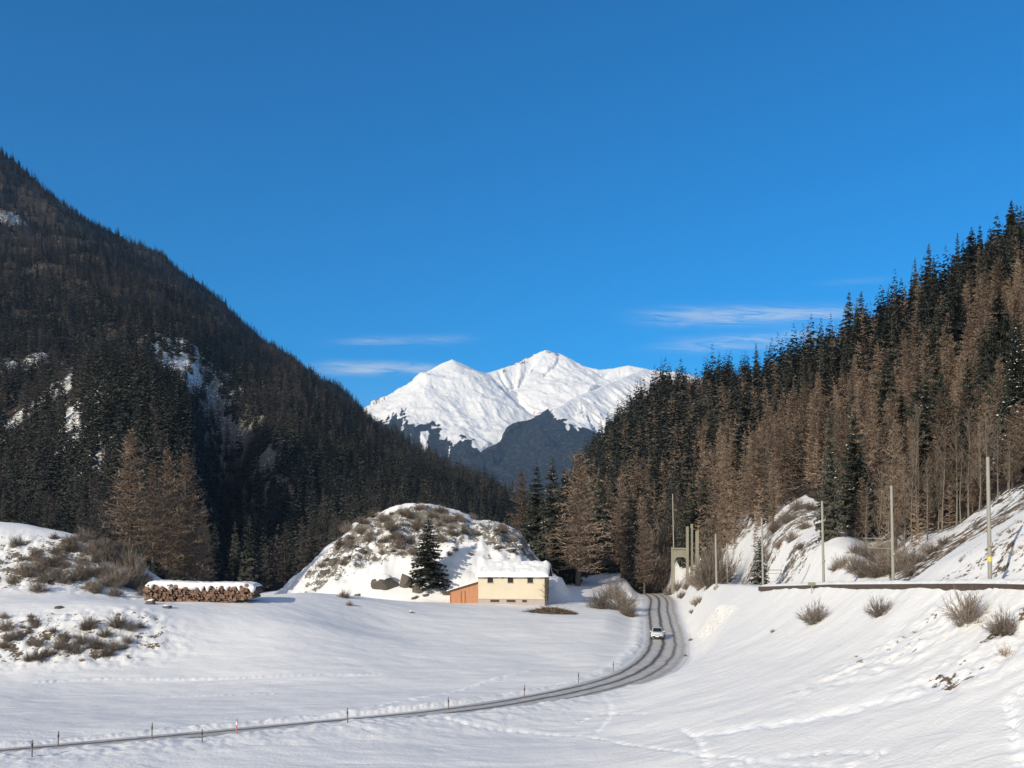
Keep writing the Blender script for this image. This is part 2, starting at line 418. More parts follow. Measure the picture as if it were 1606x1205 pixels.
def height(x, y, fine=True):
    x = np.asarray(x, float); y = np.asarray(y, float)
    zn = near_z(x, y)
    # railway embankment
    zr = rail_z(y)
    s = np.interp(y, [0, 92, 118, 140, 170, 200], [.50, .52, .75, 1.0, .9, .8])
    ex = edge_x(y); dx_ = np.maximum(0, ex - x); wf = sst(95, 122, y)
    e = zr - (4.3 * (1 - np.exp(-dx_ / 5.5)) + .28 * dx_) * (1 - wf) - dx_ * s * wf
    k = 1.6; m = np.maximum(zn, e) + np.maximum(0, k - np.abs(zn - e)) ** 2 / (4 * k)      # smooth union
    zn = np.where(y < 215, np.where(x > ex, zr, np.minimum(m, np.maximum(zr, zn))), zn)
    # mound
    top, f = mound_h(x, y)
    mh = zn + (top - zn) * f
    rough = (ridged(x * .15, y * .15, 5, 5) - .55) * 5.2 + (fbm(x * .6, y * .6, 9, 3) - .5) * .9
    zn = np.where((f > 0) & (top > zn), np.maximum(mh + rough * np.clip(f * (1 - f) * 4, .34, 1) * sst(0.05, .3, f), zn), zn)
    hz = hill_z(x, y)
    wgt = np.maximum(sst(ex + 5.5, ex + 10, x) * sst(-40, 20, y), sst(195, 240, y))
    z = zn * (1 - wgt) + hz * wgt
    # relief of wooded slopes
    amp = sst(240, 420, y) * np.clip(y / 400, .5, 3.0)
    z = z + amp * ((ridged(x * .012, y * .010, 21, 4) - .6) * 16 + (fbm(x * .06, y * .06, 31, 3) - .5) * 5)
    rgt = sst(44, 60, x) * (1 - amp.clip(0, 1))
    z = z + rgt * (fbm(x * .11, y * .11, 41, 4) - .5) * 3.0
    if fine:
        lat, idx = road_near(x, y)
        rz = road[idx, 2]; yy = road[idx, 1]; al = np.abs(lat)
        w2 = 1 - sst(HW + .5, 9.5, al); w2 = np.where(x > 26.5, 1 - sst(HW + .4, 7.0, al), w2)
        z2 = z * (1 - w2) + rz * w2
        bump_n = fbm(x * .9, y * .9, 51, 3) + (vnoise(x * 2.6, y * 2.6, 53) - .5) * .6 * (x < 20)
        berm_far = np.where(lat < 0, 1, 0) * np.exp(-((al - HW - .9) / .8) ** 2) * (.10 + .24 * bump_n)
        hb = np.interp(yy, [50, 72, 85, 100, 300], [1.12, .98, .58, .22, .25])
        berm_near = np.where(lat > 0, 1, 0) * np.where(al < HW + 1.3, np.exp(-((al - HW - 1.3) / .55) ** 2), np.exp(-((al - HW - 1.3) / 4.5) ** 2)) * hb * (.9 + .2 * bump_n)
        z2 = z2 + (al > HW - .2) * (berm_far + berm_near) - (al < HW + .2) * .06
        z = np.where(al < 30, z2, z)
        fld = (1 - sst(150, 220, y)) * (al > HW + .4)
        z = z + fld * ((fbm(x * .10, y * .16, 61, 4) - .5) * .55 + (fbm(x * .45, y * .9, 71, 3) - .5) * .10)
        for tr, wd, dp in TRAILS:
            bx = (x > tr[:, 0].min() - 2) & (x < tr[:, 0].max() + 2) & (y > tr[:, 1].min() - 2) & (y < tr[:, 1].max() + 2)
            sel = np.where(bx)
            if len(sel[0]) == 0: continue
            dd_ = (x[sel][:, None] - tr[None, :, 0]) ** 2 + (y[sel][:, None] - tr[None, :, 1]) ** 2; ki = dd_.argmin(1); d2 = dd_.min(1)
            arc_ = np.r_[0, np.cumsum(np.hypot(np.diff(tr[:, 0]), np.diff(tr[:, 1])))][ki]
            pr = np.exp(-d2 / wd ** 2); nn_ = vnoise(x[sel] * 2.2, y[sel] * 2.2, 5)
            if wd < .32: pr = pr * (.3 + 1.3 * (np.sin(arc_ * 7.2 + 5 * vnoise(arc_ * .6, arc_ * 0, 3)) > 0))
            z[sel] = z[sel] + .55 * dp * pr * (.35 + 1.3 * nn_) * (al[sel] > HW + 1.2)
    return z
def ground_at(px, py, d0=30, d1=2500):
    d = np.exp(np.linspace(math.log(d0), math.log(d1), 1600)); u = (px - CX) / F
    zt = height(u * d, d); zr = CAMZ - (py - HY) / F * d
    hit = np.where(zt >= zr)[0]
    if len(hit) == 0: return None
    i = hit[0]; return (u * d[i], d[i], float(zt[i]))
def gz(x, y): return float(height(np.array([x]), np.array([y]))[0])
# animal tracks and old ski traces in the field
for pts, wd, dp in (([(1600,1085),(1580,1105),(1590,1130),(1592,1160),(1603,1200)], .30, -.16),
                    ([(942,1090),(958,1118),(935,1150)], .25, -.10),
                    ([(1070,1145),(1095,1160),(1110,1204)], .25, -.10),
                    ([(700,1128),(760,1142),(830,1150),(920,1156),(1000,1170),(1080,1180),(1200,1196),(1300,1204)], .22, -.10),
                    ([(1150,1200),(1250,1186),(1370,1180),(1380,1186),(1330,1204)], .22, -.12),
                    ([(1100,1152),(1200,1138),(1290,1124),(1400,1096),(1480,1072),(1530,1060)], .75, -.22),
                    ([(905,1135),(950,1120),(1010,1120)], .2, -.1),
                    ([(460,1126),(540,1118),(620,1103),(700,1088),(760,1072),(830,1054)], .5, .22),
                    ([(60,1070),(200,1066),(400,1064),(600,1058)], .25, .14), ([(240,1093),(430,1089)], .2, .12)):
    q = []
    for a in pts:
        g = ground_at(*a)
        if g: q.append(g)
    TRAILS.append((catmull(q, 40), wd, dp))

# ---------------------------------------------------------------- terrain mesh
us = np.r_[np.linspace(-1.7, -.64, 50), np.linspace(-.63, .63, 640), np.linspace(.64, 1.7, 50)]
ys = np.r_[np.linspace(-260, 2, 20), np.exp(np.linspace(math.log(6), math.log(30), 30)), np.exp(np.linspace(math.log(31), math.log(45), 60)), np.exp(np.linspace(math.log(45.2), math.log(235), 430))[0:],
           np.exp(np.linspace(math.log(238), math.log(2200), 230)), np.exp(np.linspace(math.log(2300), math.log(9500), 24))]
wd = np.where(ys > 6, ys, 6 + (6 - ys) * .8)
GX = us[None, :] * wd[:, None]; GY = np.repeat(ys[:, None], len(us), 1)
GZ = height(GX, GY)
bare = np.zeros_like(GX); rock = np.zeros_like(GX); trk = np.zeros_like(GX)
PXg = CX + GX / np.maximum(GY, 1) * F; PYg = HY - (GZ - CAMZ) / np.maximum(GY, 1) * F
wooded = np.maximum(sst(225, 260, GY), sst(40, 60, GX))
bare = np.maximum(bare, wooded * .84); litter = wooded.copy()
FB = np.array([(800,915),(880,907),(1000,918),(1060,900),(1140,893),(1190,872),(1215,845),(1230,800),(1262,780),(1295,800),(1312,830),(1345,838),(1362,885),(1400,900),(1430,888),(1500,838),(1560,806),(1606,778),(1900,650)])
def right_limit(px): return np.interp(px, FB[:, 0], FB[:, 1])
rside = (GX > 30) & (GY < 240)
clear = rside & (PYg > right_limit(PXg) - 4)
bare = np.where(clear, .08, bare); litter = np.where(clear, 0, litter)
bare = np.where(clear & (PYg < right_limit(PXg) + 22) & (PXg > 1395), .62, bare)      # brown grass along the wood's lower edge
def blob(px, py, rx, ry, b, rk, d=None):
    g = ground_at(px, py) if d is None else P(px, py, d)
    if g is None: return
    w_ = np.exp(-(((GX - g[0]) / rx) ** 2 + ((GY - g[1]) / ry) ** 2) ** 2)
    global bare, rock
    if g[1] > 230 or rk >= .5: b = b + .12
    bare = bare + (b - bare) * w_; rock = rock + (rk - rock) * np.minimum(1, w_ * 1.5)
for a in ((40,1000,16,7,.54,.15),(150,1000,10,6,.52,.1),(190,985,6,6,.46,.1),(30,888,20,10,.52,.4),(120,890,12,10,.58,.4),(190,905,10,8,.56,.4),(200,930,8,6,.45,.4),
          (620,830,13,9,.66,.9),(680,820,11,8,.64,.9),(560,840,7,9,.62,.9),(530,870,6,7,.52,.9),(500,895,4,6,.5,.9),(640,860,12,7,.42,.9),(790,840,10,12,.48,.9),(745,810,6,7,.5,.9),(812,850,7,9,.58,.9),
          (1230,820,12,12,.55,.8),(1260,860,9,8,.45,.5),(1205,870,6,10,.45,.5),(1420,1010,7,4,.34,.0),(1440,1000,4,4,.36,0),(1575,1015,5,4,.44,0),(1575,900,8,6,.40,.1),(1500,900,6,4,.36,.1),
          (1590,850,6,8,.46,0),(1020,840,8,16,.35,.9),(1130,850,8,18,.6,.3),
          (280,580,40,60,.36,.8),(310,620,30,50,.52,1),(340,640,24,40,.60,1),(370,690,24,36,.63,1),(400,730,22,30,.62,1),(265,572,25,30,.30,.7),(430,745,20,30,.62,1),
          (20,580,24,30,.36,.5),(20,660,12,40,.30,.6),(120,590,16,30,.32,.6),(110,680,12,40,.36,.6),(115,640,10,30,.3,.6),(150,735,12,25,.40,.6),(30,765,12,20,.40,.6),(50,570,20,30,.36,.5),(20,345,12,40,.45,.5),(60,820,6,12,.1,.2)):
    blob(*a)
# terrain roughness where scrub shows through
_lat, _ = road_near(GX, GY); bare = np.where((np.abs(_lat) < HW + 2.2) & (GY < 235), 0, bare)
GZ = GZ + np.clip(bare, 0, .6) * ((GY < 215) & (GX < 30)) * (fbm(GX * 1.1, GY * 1.1, 81, 3) - .45) * 1.6
steep = np.hypot(np.gradient(GZ, axis=0) / np.gradient(GY, axis=0), 0)
nr, nc = GX.shape
for tr, wdt, dp in TRAILS:
    sel = np.where((GX > tr[:, 0].min() - 2) & (GX < tr[:, 0].max() + 2) & (GY > tr[:, 1].min() - 2) & (GY < tr[:, 1].max() + 2))
    d2 = ((GX[sel][:, None] - tr[None, :, 0]) ** 2 + (GY[sel][:, None] - tr[None, :, 1]) ** 2).min(1)
    trk[sel] = np.maximum(trk[sel], np.exp(-d2 / (wdt * 1.2) ** 2) * .8)
ii = np.arange(nr * nc).reshape(nr, nc)
Q = np.stack([ii[:-1, :-1], ii[:-1, 1:], ii[1:, 1:], ii[1:, :-1]], -1).reshape(-1, 4)
gm = mesh_np('terrain', np.stack([GX, GY, GZ], -1).reshape(-1, 3), Q, M['ground'], smooth=True, attrs={'bare': bare.ravel(), 'rock': rock.ravel(), 'track': trk.ravel(), 'litter': litter.ravel()})
tag(link('terrain', gm), kind='structure')
# horizon angle for visibility tests
EL = (GZ - CAMZ) / np.maximum(wd[:, None], 1); EL[ys < 25] = -9
HOR = np.maximum.accumulate(EL, axis=0)
def visible(x, y, ztop):
    u = x / y; i = int(np.clip(np.searchsorted(us, u), 0, nc - 1)); j = int(np.searchsorted(ys, y * .97)) - 1
    return (ztop - CAMZ) / y > HOR[max(j, 0), i]
_gi_y = ys
def tz(x, y):
    """height on the built mesh (arrays)"""
    x = np.asarray(x, float); y = np.asarray(y, float)
    u = x / np.maximum(y, 6); i = np.clip(np.searchsorted(us, u) - 1, 0, nc - 2); j = np.clip(np.searchsorted(ys, y) - 1, 0, nr - 2)
    fu = np.clip((u - us[i]) / (us[i + 1] - us[i]), 0, 1); fv = np.clip((y - ys[j]) / (ys[j + 1] - ys[j]), 0, 1)
    return (GZ[j, i] * (1 - fu) + GZ[j, i + 1] * fu) * (1 - fv) + (GZ[j + 1, i] * (1 - fu) + GZ[j + 1, i + 1] * fu) * fv
def zt(x, y): return float(tz(np.array([x]), np.array([y]))[0])
def at(px, py):
    d = np.exp(np.linspace(math.log(30), math.log(2500), 3000)); u = (px - CX) / F
    h = np.where(tz(u * d, d) >= CAMZ - (py - HY) / F * d)[0]
    i = h[0] if len(h) else 1000
    return (u * d[i], d[i], float(tz(np.array([u * d[i]]), np.array([d[i]]))[0]))

# ---------------------------------------------------------------- road
def make_road():
    m, t, b = mat('snowy_asphalt'); g = N(t); p = g.pos(); lat = g.attr('lat')
    wob = g.math('MULTIPLY', g.math('SUBTRACT', g.noise(.25, 3, p), .5), .5)
    l2 = g.math('ADD', lat, wob); dark = None
    for c, s_, k in ((-2.05, .26, .95), (-.35, .30, 1.0), (1.25, .24, .8), (2.3, .25, .25)):
        q = g.math('DIVIDE', g.math('SUBTRACT', l2, c), s_)
        e = g.math('MULTIPLY', g.math('EXPONENT', g.math('MULTIPLY', g.math('MULTIPLY', q, q), -1.0)), k)
        dark = e if dark is None else g.math('MAXIMUM', dark, e)
    slush = g.ramp(g.noise(1.3, 5, p, .65), [(.3, (.42, .385, .34)), (.55, (.58, .55, .51)), (.75, (.76, .75, .73))])
    asp = g.ramp(g.noise(3, 4, p), [(.3, (.055, .047, .038)), (.7, (.11, .094, .076))])
    c = g.mix(dark, slush, asp)
    edge = g.rng(g.math('ADD', g.math('ABSOLUTE', lat), g.math('MULTIPLY', wob, 1.5)), 2.55, 3.05)
    g.l(g.mix(edge, c, (.72, .72, .74)), b.inputs['Base Color']); b.inputs['Roughness'].default_value = .6
    g.bump(g.noise(5, 4, p), .3, .08, b)
    ls = np.linspace(-HW - .1, HW + .1, 13); V = []; L = []
    nrm = np.stack([rt[:, 1], -rt[:, 0]], 1)
    for k in range(len(road)):
        for l in ls:
            V.append((road[k, 0] + nrm[k, 0] * l, road[k, 1] + nrm[k, 1] * l, road[k, 2] + .02 - .012 * abs(l))); L.append(l)
    n = len(ls); idx = np.arange(len(V)).reshape(-1, n)
    Qr = np.stack([idx[:-1, :-1], idx[:-1, 1:], idx[1:, 1:], idx[1:, :-1]], -1).reshape(-1, 4)
    tag(link('road', mesh_np('road', V, Qr, m, smooth=True, attrs={'lat': L})), kind='structure')
make_road()

# ---------------------------------------------------------------- far snow mountains
def make_mountains():
    upx = np.linspace(430, 1330, 620); ds = np.linspace(4700, 9300, 420)
    X = (upx[None, :] - CX) / F * ds[:, None]; Y = np.repeat(ds[:, None], len(upx), 1)
    ridges = [
     (.74, [(300,800,6600),(440,722,6700),(500,686,6800),(580,637,6900),(650,596,7000),(692,570,7000),(710,563,7000),(728,571,7050),(745,580,7120),(762,585,7400),(780,580,7500),(800,574,7600),(830,559,7750),(855,549,7800),(878,555,7800),(890,563,7800),(905,571,7800),(940,580,7700),(962,578,7700),(985,573,7700),(1010,578,7700),(1060,583,7700),(1150,600,7700),(1330,640,7700)]),
     (.72, [(745,580,7120),(762,600,6900),(775,625,6700),(800,655,6450),(835,692,6200)]),
     (.66, [(710,563,7000),(694,590,6800),(680,625,6600),(668,665,6350),(655,715,6050)]),
     (.70, [(650,596,7000),(630,640,6700),(622,680,6400)]),
     (.70, [(728,571,7050),(735,620,6700),(745,665,6400),(748,705,6150)]),
     (.62, [(878,555,7800),(887,590,7500),(886,618,7250),(870,640,7050)]),
     (.62, [(962,578,7700),(968,610,7350),(980,650,7000)]),
     (.64, [(1010,578,7700),(975,592,7250),(945,605,6900),(905,622,6500),(868,641,6150),(835,663,5950),(800,684,5750),(735,723,5400),(690,748,5200)]),
     (.55, [(905,622,6500),(930,655,6100),(940,690,5800),(950,740,5400)]),
     (.55, [(868,641,6150),(862,690,5750),(858,740,5400)]),
    ]
    Z = np.full_like(X, -100.); D = np.full_like(X, 1e9); own = np.zeros_like(X)
    wx = (fbm(X / 300, Y / 300, 3, 4) - .5) * 80; wy = (fbm(X / 300, Y / 300, 13, 4) - .5) * 80; ARC = np.zeros_like(X)
    for ri, (k, pts) in enumerate(ridges):
        p = np.array([P(*a) for a in pts])
        fine = np.array([np.interp(np.linspace(0, 1, 110 if ri else 260), np.linspace(0, 1, len(p)), p[:, c]) for c in range(3)]).T
        best = np.full_like(X, -1e9); bd = np.full_like(X, 1e9); ba = np.zeros_like(X); arc = np.r_[0, np.cumsum(np.linalg.norm(np.diff(fine, axis=0), axis=1))]
        for qi, q in enumerate(fine):
            d = np.hypot(X + wx * .6 - q[0], Y + wy * .6 - q[1]); h = q[2] - k * d + 2e-5 * d * d
            u_ = h > best; best = np.where(u_, h, best); bd = np.where(u_, d, bd); ba = np.where(u_, arc[qi], ba)
        u_ = best > Z; Z = np.where(u_, best, Z); D = np.where(u_, bd, D); own = np.where(u_, ri, own); ARC = np.where(u_, ba + ri * 5000, ARC)
    a = np.clip(D / 260, 0, 1)
    Z = Z + a * ((ridged(X / 330 + Y / 900, Y / 520, 7, 6) - .62) * 105 + (ridged(ARC / 110, D / 900, 57, 4) - .6) * 120) + (fbm(X / 60, Y / 60, 8, 3) - .5) * (8 + 10 * a)
    Z = np.maximum(Z, 20 + 30 * fbm(X / 500, Y / 500, 5, 3))
    gy, gx = np.gradient(Z); dx = np.gradient(X, axis=1); dy = np.gradient(Y, axis=0)
    sl_ = np.hypot(gx / dx, gy / dy)
    tl = np.where(own >= 7, np.interp(X, [-400, 250, 330, 450, 900], [1080, 1060, 960, 850, 850]), np.interp(X, [-1200, -745, -470, -250, -80, 100], [1010, 1000, 900, 740, 520, 400]))
    n = fbm(X / 130, Y / 260, 19, 5)
    tracks = np.where(own >= 7, 0.0, ridged(ARC / 150 + X / 170, D / 2600, 23, 3))
    fr = .82 * sst(-20, 90, tl - Z + (n - .5) * 260 + (fbm(X / 35, Y / 70, 61, 3) - .5) * 220) * (1 - sst(.80, .89, tracks) * sst(.42, .56, fbm(X / 300, Y / 300, 44, 3)))
    rk = sst(1.15, 1.6, sl_) * sst(.55, .68, fbm(X / 50, Y / 50, 29, 4)) * (Z > 900) * .55 + (own == 0) * (D < 75) * (X > -80) * (X < 560) * sst(.44, .56, fbm(X / 40, Y / 60, 33, 4)) * .9
    rk = rk + (own == 5) * (D < 45) * sst(.55, .65, fbm(X / 30, Y / 30, 39, 4)) * .7 + (own == 1) * (D < 70) * sst(.45, .6, fbm(X / 35, Y / 35, 37, 4)) * .8
    m, t, b = mat('snow_and_far_forest'); g = N(t); p = g.pos()
    f1 = g.attr('forest'); r1 = g.attr('rock')
    sp_ = g.noise(.03, 5, p, .7)
    ff = g.rng(g.math('ADD', f1, g.math('MULTIPLY', g.math('SUBTRACT', g.noise(.022, 7, p, .8), .5), 1.7)), .44, .54)
    rf = g.rng(g.math('ADD', r1, g.math('MULTIPLY', g.math('SUBTRACT', sp_, .5), 1.2)), .5, .62)
    forest = g.ramp(g.noise(.045, 6, p, .75), [(.35, (.003, .005, .006)), (.5, (.020, .026, .028)), (.66, (.075, .085, .088))])
    c = g.mix(rf, (.93, .925, .915), (.26, .20, .17)); c = g.mix(ff, c, forest)
    g.l(c, b.inputs['Base Color']); b.inputs['Roughness'].default_value = .9; b.inputs['Specular IOR Level'].default_value = .1
    g.bump(g.noise(.02, 6, p, .65), .5, 24, b)
    nr_, nc_ = X.shape; ii_ = np.arange(nr_ * nc_).reshape(nr_, nc_)
    Q_ = np.stack([ii_[:-1, :-1], ii_[:-1, 1:], ii_[1:, 1:], ii_[1:, :-1]], -1).reshape(-1, 4)
    tag(link('snow_mountains', mesh_np('snow_mountains', np.stack([X, Y, Z], -1).reshape(-1, 3), Q_, m, smooth=True, attrs={'forest': fr.ravel(), 'rock': rk.ravel()})), kind='structure')
make_mountains()

# ---------------------------------------------------------------- trees
def spruce_arr(seed, H=20., Rr=3.2, wh=30, nb=8, seg=4, lo=False, base=.04, fat=1.0):
    r = np.random.default_rng(seed); T = []
    for i in range(wh):
        t = base + (1 - base) * ((i + r.random() * .8) / wh); h = t * H
        L0 = Rr * (1 - t) ** .82 * (.62 + .38 * min(1, t / .14)) + .12
        n = max(4, int(nb * (.6 + .4 * (1 - t)) + .5)); a0 = r.random() * 6.28
        for b_ in range(n):
            az = a0 + 6.283 * b_ / n + r.normal(0, .22); L = L0 * r.uniform(.58, 1.12)
            pit = np.interp(t, [0, .5, 1], [-.42, -.22, .35]) + r.normal(0, .10); h = t * H + r.uniform(-.5, .5) * H / wh * (1.1 if not lo else .9)
            dr = np.array([math.cos(az), math.sin(az)]); sd = np.array([-dr[1], dr[0]])
            def pt(s): return np.array([dr[0] * L * s, dr[1] * L * s, h + L * s * pit - .16 * L * s * s + .14 * L * s ** 3])
            for j in range(seg):
                s0 = (j + .1) / seg; s1 = (j + 1.25) / seg if j < seg - 1 else 1.0
                p0, p1 = pt(s0), pt(s1); w_ = fat * (.34 * L * (1 - .55 * s0) + .12) * (1.6 / seg ** .45) * r.uniform(.7, 1.2)
                for sg in (-1, 1):
                    q = p0 * .35 + p1 * .65 + np.r_[sd * sg * w_, -w_ * r.uniform(.25, .7)]
                    T.append((p0, p1, q))
                if not lo:
                    q = (p0 + p1) / 2 + np.array([r.normal(0, .08), r.normal(0, .08), -w_ * r.uniform(.7, 1.2)]); T.append((p0, p1, q))
    # leader
    for k in range(3):
        a = k * 2.1; T.append((np.array([.10 * math.cos(a), .10 * math.sin(a), H * .95]), np.array([.1 * math.cos(a + 2.1), .1 * math.sin(a + 2.1), H * .95]), np.array([0, 0, H * 1.01])))
    T = np.array(T); return T.reshape(-1, 3), np.arange(len(T) * 3).reshape(-1, 3)
def larch_arr(seed, H=20., Rr=3.0, wh=28, nb=7, seg=5, wt=.10, lo=False, base=.12, up=.0):
    r = np.random.default_rng(seed); T = []
    for i in range(wh):
        t = base + (1 - base) * ((i + r.random()) / wh); h = t * H
        L0 = Rr * (1 - t) ** .72 * (.55 + .45 * min(1, (t - base) / .2 + .2)) + .15
        n = max(3, int(nb * (.6 + .4 * (1 - t)) + .5)); a0 = r.random() * 6.28
        for b_ in range(n):
            az = a0 + 6.283 * b_ / n + r.normal(0, .3); L = L0 * r.choice([.45, .75, .95, 1.1, 1.3]) * r.uniform(.85, 1.15)
            pit = np.interp(t, [0, .5, 1], [-.05, .28, .95]) + r.normal(0, .18) + up; h = t * H + r.uniform(-.7, .7) * H / wh
            dr = np.array([math.cos(az), math.sin(az)]); sd = np.array([-dr[1], dr[0]])
            def pt(s): return np.array([dr[0] * L * s, dr[1] * L * s, h + L * s * pit - .12 * L * s * s + .10 * L * s ** 3])
            a_, m_, z_ = pt(0), pt(.5), pt(1)
            if lo: m_ = z_
            for (s_, e_, w_) in (((a_, m_, wt), (m_, z_, wt * .7)) if not lo else ((a_, z_, wt),)):
                up_ = np.array([0, 0, w_]); T.append((s_ + up_, s_ - up_, e_)); 
                sv = np.r_[sd * w_, 0]; T.append((s_ + sv, s_ - sv, e_))
            for j in range(seg):
                s = (j + r.uniform(.3, 1)) / seg; p = pt(s); l = (.30 * L * (1 - .5 * s) + .28) * r.uniform(.6, 1.3)
                sg = 1 if j % 2 else -1
                dirv = np.r_[sd * sg * r.uniform(.5, 1) + dr * r.uniform(.1, .8), r.uniform(-.7, .95)]; dirv /= np.linalg.norm(dirv)
                pw = np.r_[dr * wt * r.uniform(.8, 1.5), wt * .5 * r.normal()]
                T.append((p - pw, p + pw, p + dirv * l))
                d2 = dirv + r.normal(0, .45, 3); T.append((p + dirv * l * .3 - pw * .5, p + dirv * l * .3 + pw * .5, p + dirv * l * .35 + d2 * l * .55))
    T = np.array(T); return T.reshape(-1, 3), np.arange(len(T) * 3).reshape(-1, 3)
def trunk_arr(H=20., r0=.26, n=7, bend=0.15, seed=0, top=.97):
    r = np.random.default_rng(seed); V = []; ph = r.random() * 6
    hs_ = [-1.2, 0, H * .25, H * .5, H * .75, H * top]
    for h in hs_:
        rad = r0 * max(.06, 1 - max(h, 0) / H) * (1.25 if h <= 0 else 1); o = bend * math.sin(h / H * 4 + ph)
        for k in range(n): V.append((o + rad * math.cos(6.283 * k / n), rad * math.sin(6.283 * k / n), h))
    Tq = []
    for a in range(len(hs_) - 1):
        for k in range(n):
            i0, i1 = a * n + k, a * n + (k + 1) % n; Tq += [(i0, i1, i1 + n), (i0, i1 + n, i0 + n)]
    return np.array(V), np.array(Tq)
def snow_on(V, T, seed, frac=.16):
    """clods of snow lying on some of the sprays"""
    r = np.random.default_rng(seed); tri = V[T]; k = r.random(len(tri)) < frac
    tri = tri[k].copy(); c = tri.mean(1, keepdims=True); tri = c + (tri - c) * .62; tri[..., 2] += .05
    tri[..., 2] = tri[..., 2] * .8 + tri[..., 2].mean(1, keepdims=True) * .2
    tip = tri.mean(1) + np.array([0, 0, .07])
    out = np.concatenate([np.stack([tri[:, a], tri[:, b], tip], 1) for a, b in ((0, 1), (1, 2), (2, 0))])
    return out.reshape(-1, 3), np.arange(len(out) * 3).reshape(-1, 3)
HI_S = []; HI_L = []; MID_S = []; MID_L = []
for i in range(5):
    v, t = spruce_arr(100 + i, 20, 2.9 + .25 * i, 38, 10, 4, fat=1.25)
    HI_S.append((mesh_np('spruce_crown', v, t, M['spruce']), mesh_np('spruce_trunk', *trunk_arr(20, .26, seed=i), M['bark'], smooth=True), v, t))
    v, t = larch_arr(200 + i, 20, 2.8 + .25 * i, 36, 9, 12, .05)
    HI_L.append((mesh_np('larch_crown', v, t, M['larch']), mesh_np('larch_trunk', *trunk_arr(20, .25, seed=9 + i), M['bark'], smooth=True), v, t))
def joined(cv, ct, cm, tv, tt, tm, name):
    return mesh_np(name, np.r_[cv, tv], np.r_[ct, tt + len(cv)], [cm, tm], np.r_[np.zeros(len(ct)), np.ones(len(tt))])
for i in range(6):
    v, t = spruce_arr(300 + i, 20, 2.6 + .25 * i, 26, 8, 2, fat=1.3); a, b = trunk_arr(20, .24, 5, seed=i)
    MID_S.append(joined(v, t, M['spruce'], a, b, M['bark'], 'spruce_tree'))
    v, t = larch_arr(400 + i, 20, 2.8 + .2 * i, 30, 8, 9, .075); a, b = trunk_arr(20, .24, 5, seed=30 + i)
    MID_L.append(joined(v, t, M['larch'], a, b, M['bark'], 'larch_tree'))
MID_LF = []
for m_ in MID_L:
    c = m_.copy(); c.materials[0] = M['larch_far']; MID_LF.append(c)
LO_S = [spruce_arr(500 + i, 20, 2.5 + .3 * i, 13, 6, 1, True, fat=1.35) for i in range(5)]
LO_L = [larch_arr(600 + i, 20, 2.8 + .25 * i, 14, 6, 4, .19, True) for i in range(5)]

ROOTS = {'spruce': 'spruce_tree', 'larch': 'larch_tree', 'birch': 'birch_tree'}
def big_tree(kind, x, y, h, label, group=None, wide=1.0, var=None, snow=0, z=None, rz=None, lean=0):
    L = HI_S if kind == 'spruce' else HI_L
    c, t, v, f = L[(var if var is not None else random.randrange(len(L))) % len(L)]
    e = empty(ROOTS[kind], (x, y, (zt(x, y) if z is None else z) - .15), random.random() * 6.28 if rz is None else rz)
    e.scale = (h / 20 * wide, h / 20 * wide, h / 20); e.rotation_euler[1] = lean
    link('trunk', t, e); link('crown', c, e)
    if snow:
        sv, st = snow_on(v, f, int(x * 7) & 255, snow); tag(link('snow', mesh_np('snow_on_branches', sv, st, M['snow']), e), kind='stuff')
    return tag(e, label, kind + ' tree', group)
occupied = []
def feature(kind, px, top, base, d, label, wide=1.0, snow=0, var=None, group=None):
    """a tree one can single out: stands at distance d in direction px; rows give its height"""
    x = (px - CX) / F * d; z = zt(x, d); h = (HY - top) / F * d + CAMZ - z
    occupied.append((x, d, 3.0)); return big_tree(kind, x, d, h, label, group, wide, var, snow)
feature('larch', 205, 676, 905, 165, 'widest bare brown larch of the tall group behind the log pile', 1.25, var=4)
feature('larch', 240, 722, 905, 160, 'bare larch with pale trunk in the middle of the group by the log pile', .95, var=1)
feature('larch', 263, 704, 905, 168, 'bare larch with a twin-like crown beside the pale-trunked larch near the log pile', .95, var=2)
feature('larch', 293, 712, 905, 166, 'outermost bare larch of the tall group, standing over the middle of the log pile', 1.2, var=3)
feature('larch', 318, 790, 905, 172, 'shorter bare larch at the edge of the tall group, above the log pile', 1.05, var=0)
feature('spruce', 672, 806, 925, 171, 'lone dark spruce growing on the snowy rock mound beside the house', 1.75, .06, 4)
feature('larch', 908, 708, 912, 215, 'tallest brown larch behind the end wall of the cream house', 1.45, .0, 4)
feature('spruce', 866, 716, 905, 222, 'tall dark spruce between the mound and the brown larch behind the house', 1.35, .02, 1)
feature('spruce', 842, 728, 900, 232, 'dark spruce directly behind the end of the snowy mound', 1.4, .02, 3)
feature('larch', 818, 740, 900, 245, 'greyish larch at the rim of the spruce cluster behind the mound', 1.2, 0, 2)
feature('spruce', 885, 735, 905, 228, 'dark spruce tucked against the brown larch behind the house', 1.2, .03, 4)
feature('spruce', 940, 740, 910, 250, 'dark spruce behind the shaded opening beside the road bend', 1.1, .02, 0)
feature('larch', 975, 745, 915, 235, 'brown larch beside the shaded opening near the road bend', 1.2, 0, 1)
feature('spruce', 995, 770, 922, 232, 'narrow spruce standing just beyond the road bend', .9, .03, 2)
feature('larch', 1010, 790, 922, 226, 'thin bare larch just beyond the road bend', .9, 0, 3)
feature('spruce', 1302, 628, 830, 118, 'dark narrow spruce behind the second railway mast', .86, .02, 0)
feature('spruce', 1340, 640, 840, 128, 'brownish spruce beside the dark narrow spruce behind the railway masts', 1.15, .03, 4)
feature('spruce', 1452, 598, 800, 140, 'snow-dusted spruce among the brown larches on the hillside', 1.1, .30, 3)
feature('spruce', 1594, 512, 780, 112, 'dark spruce with snowy boughs at the picture edge, above the last railway mast', 1.15, .09, 2)
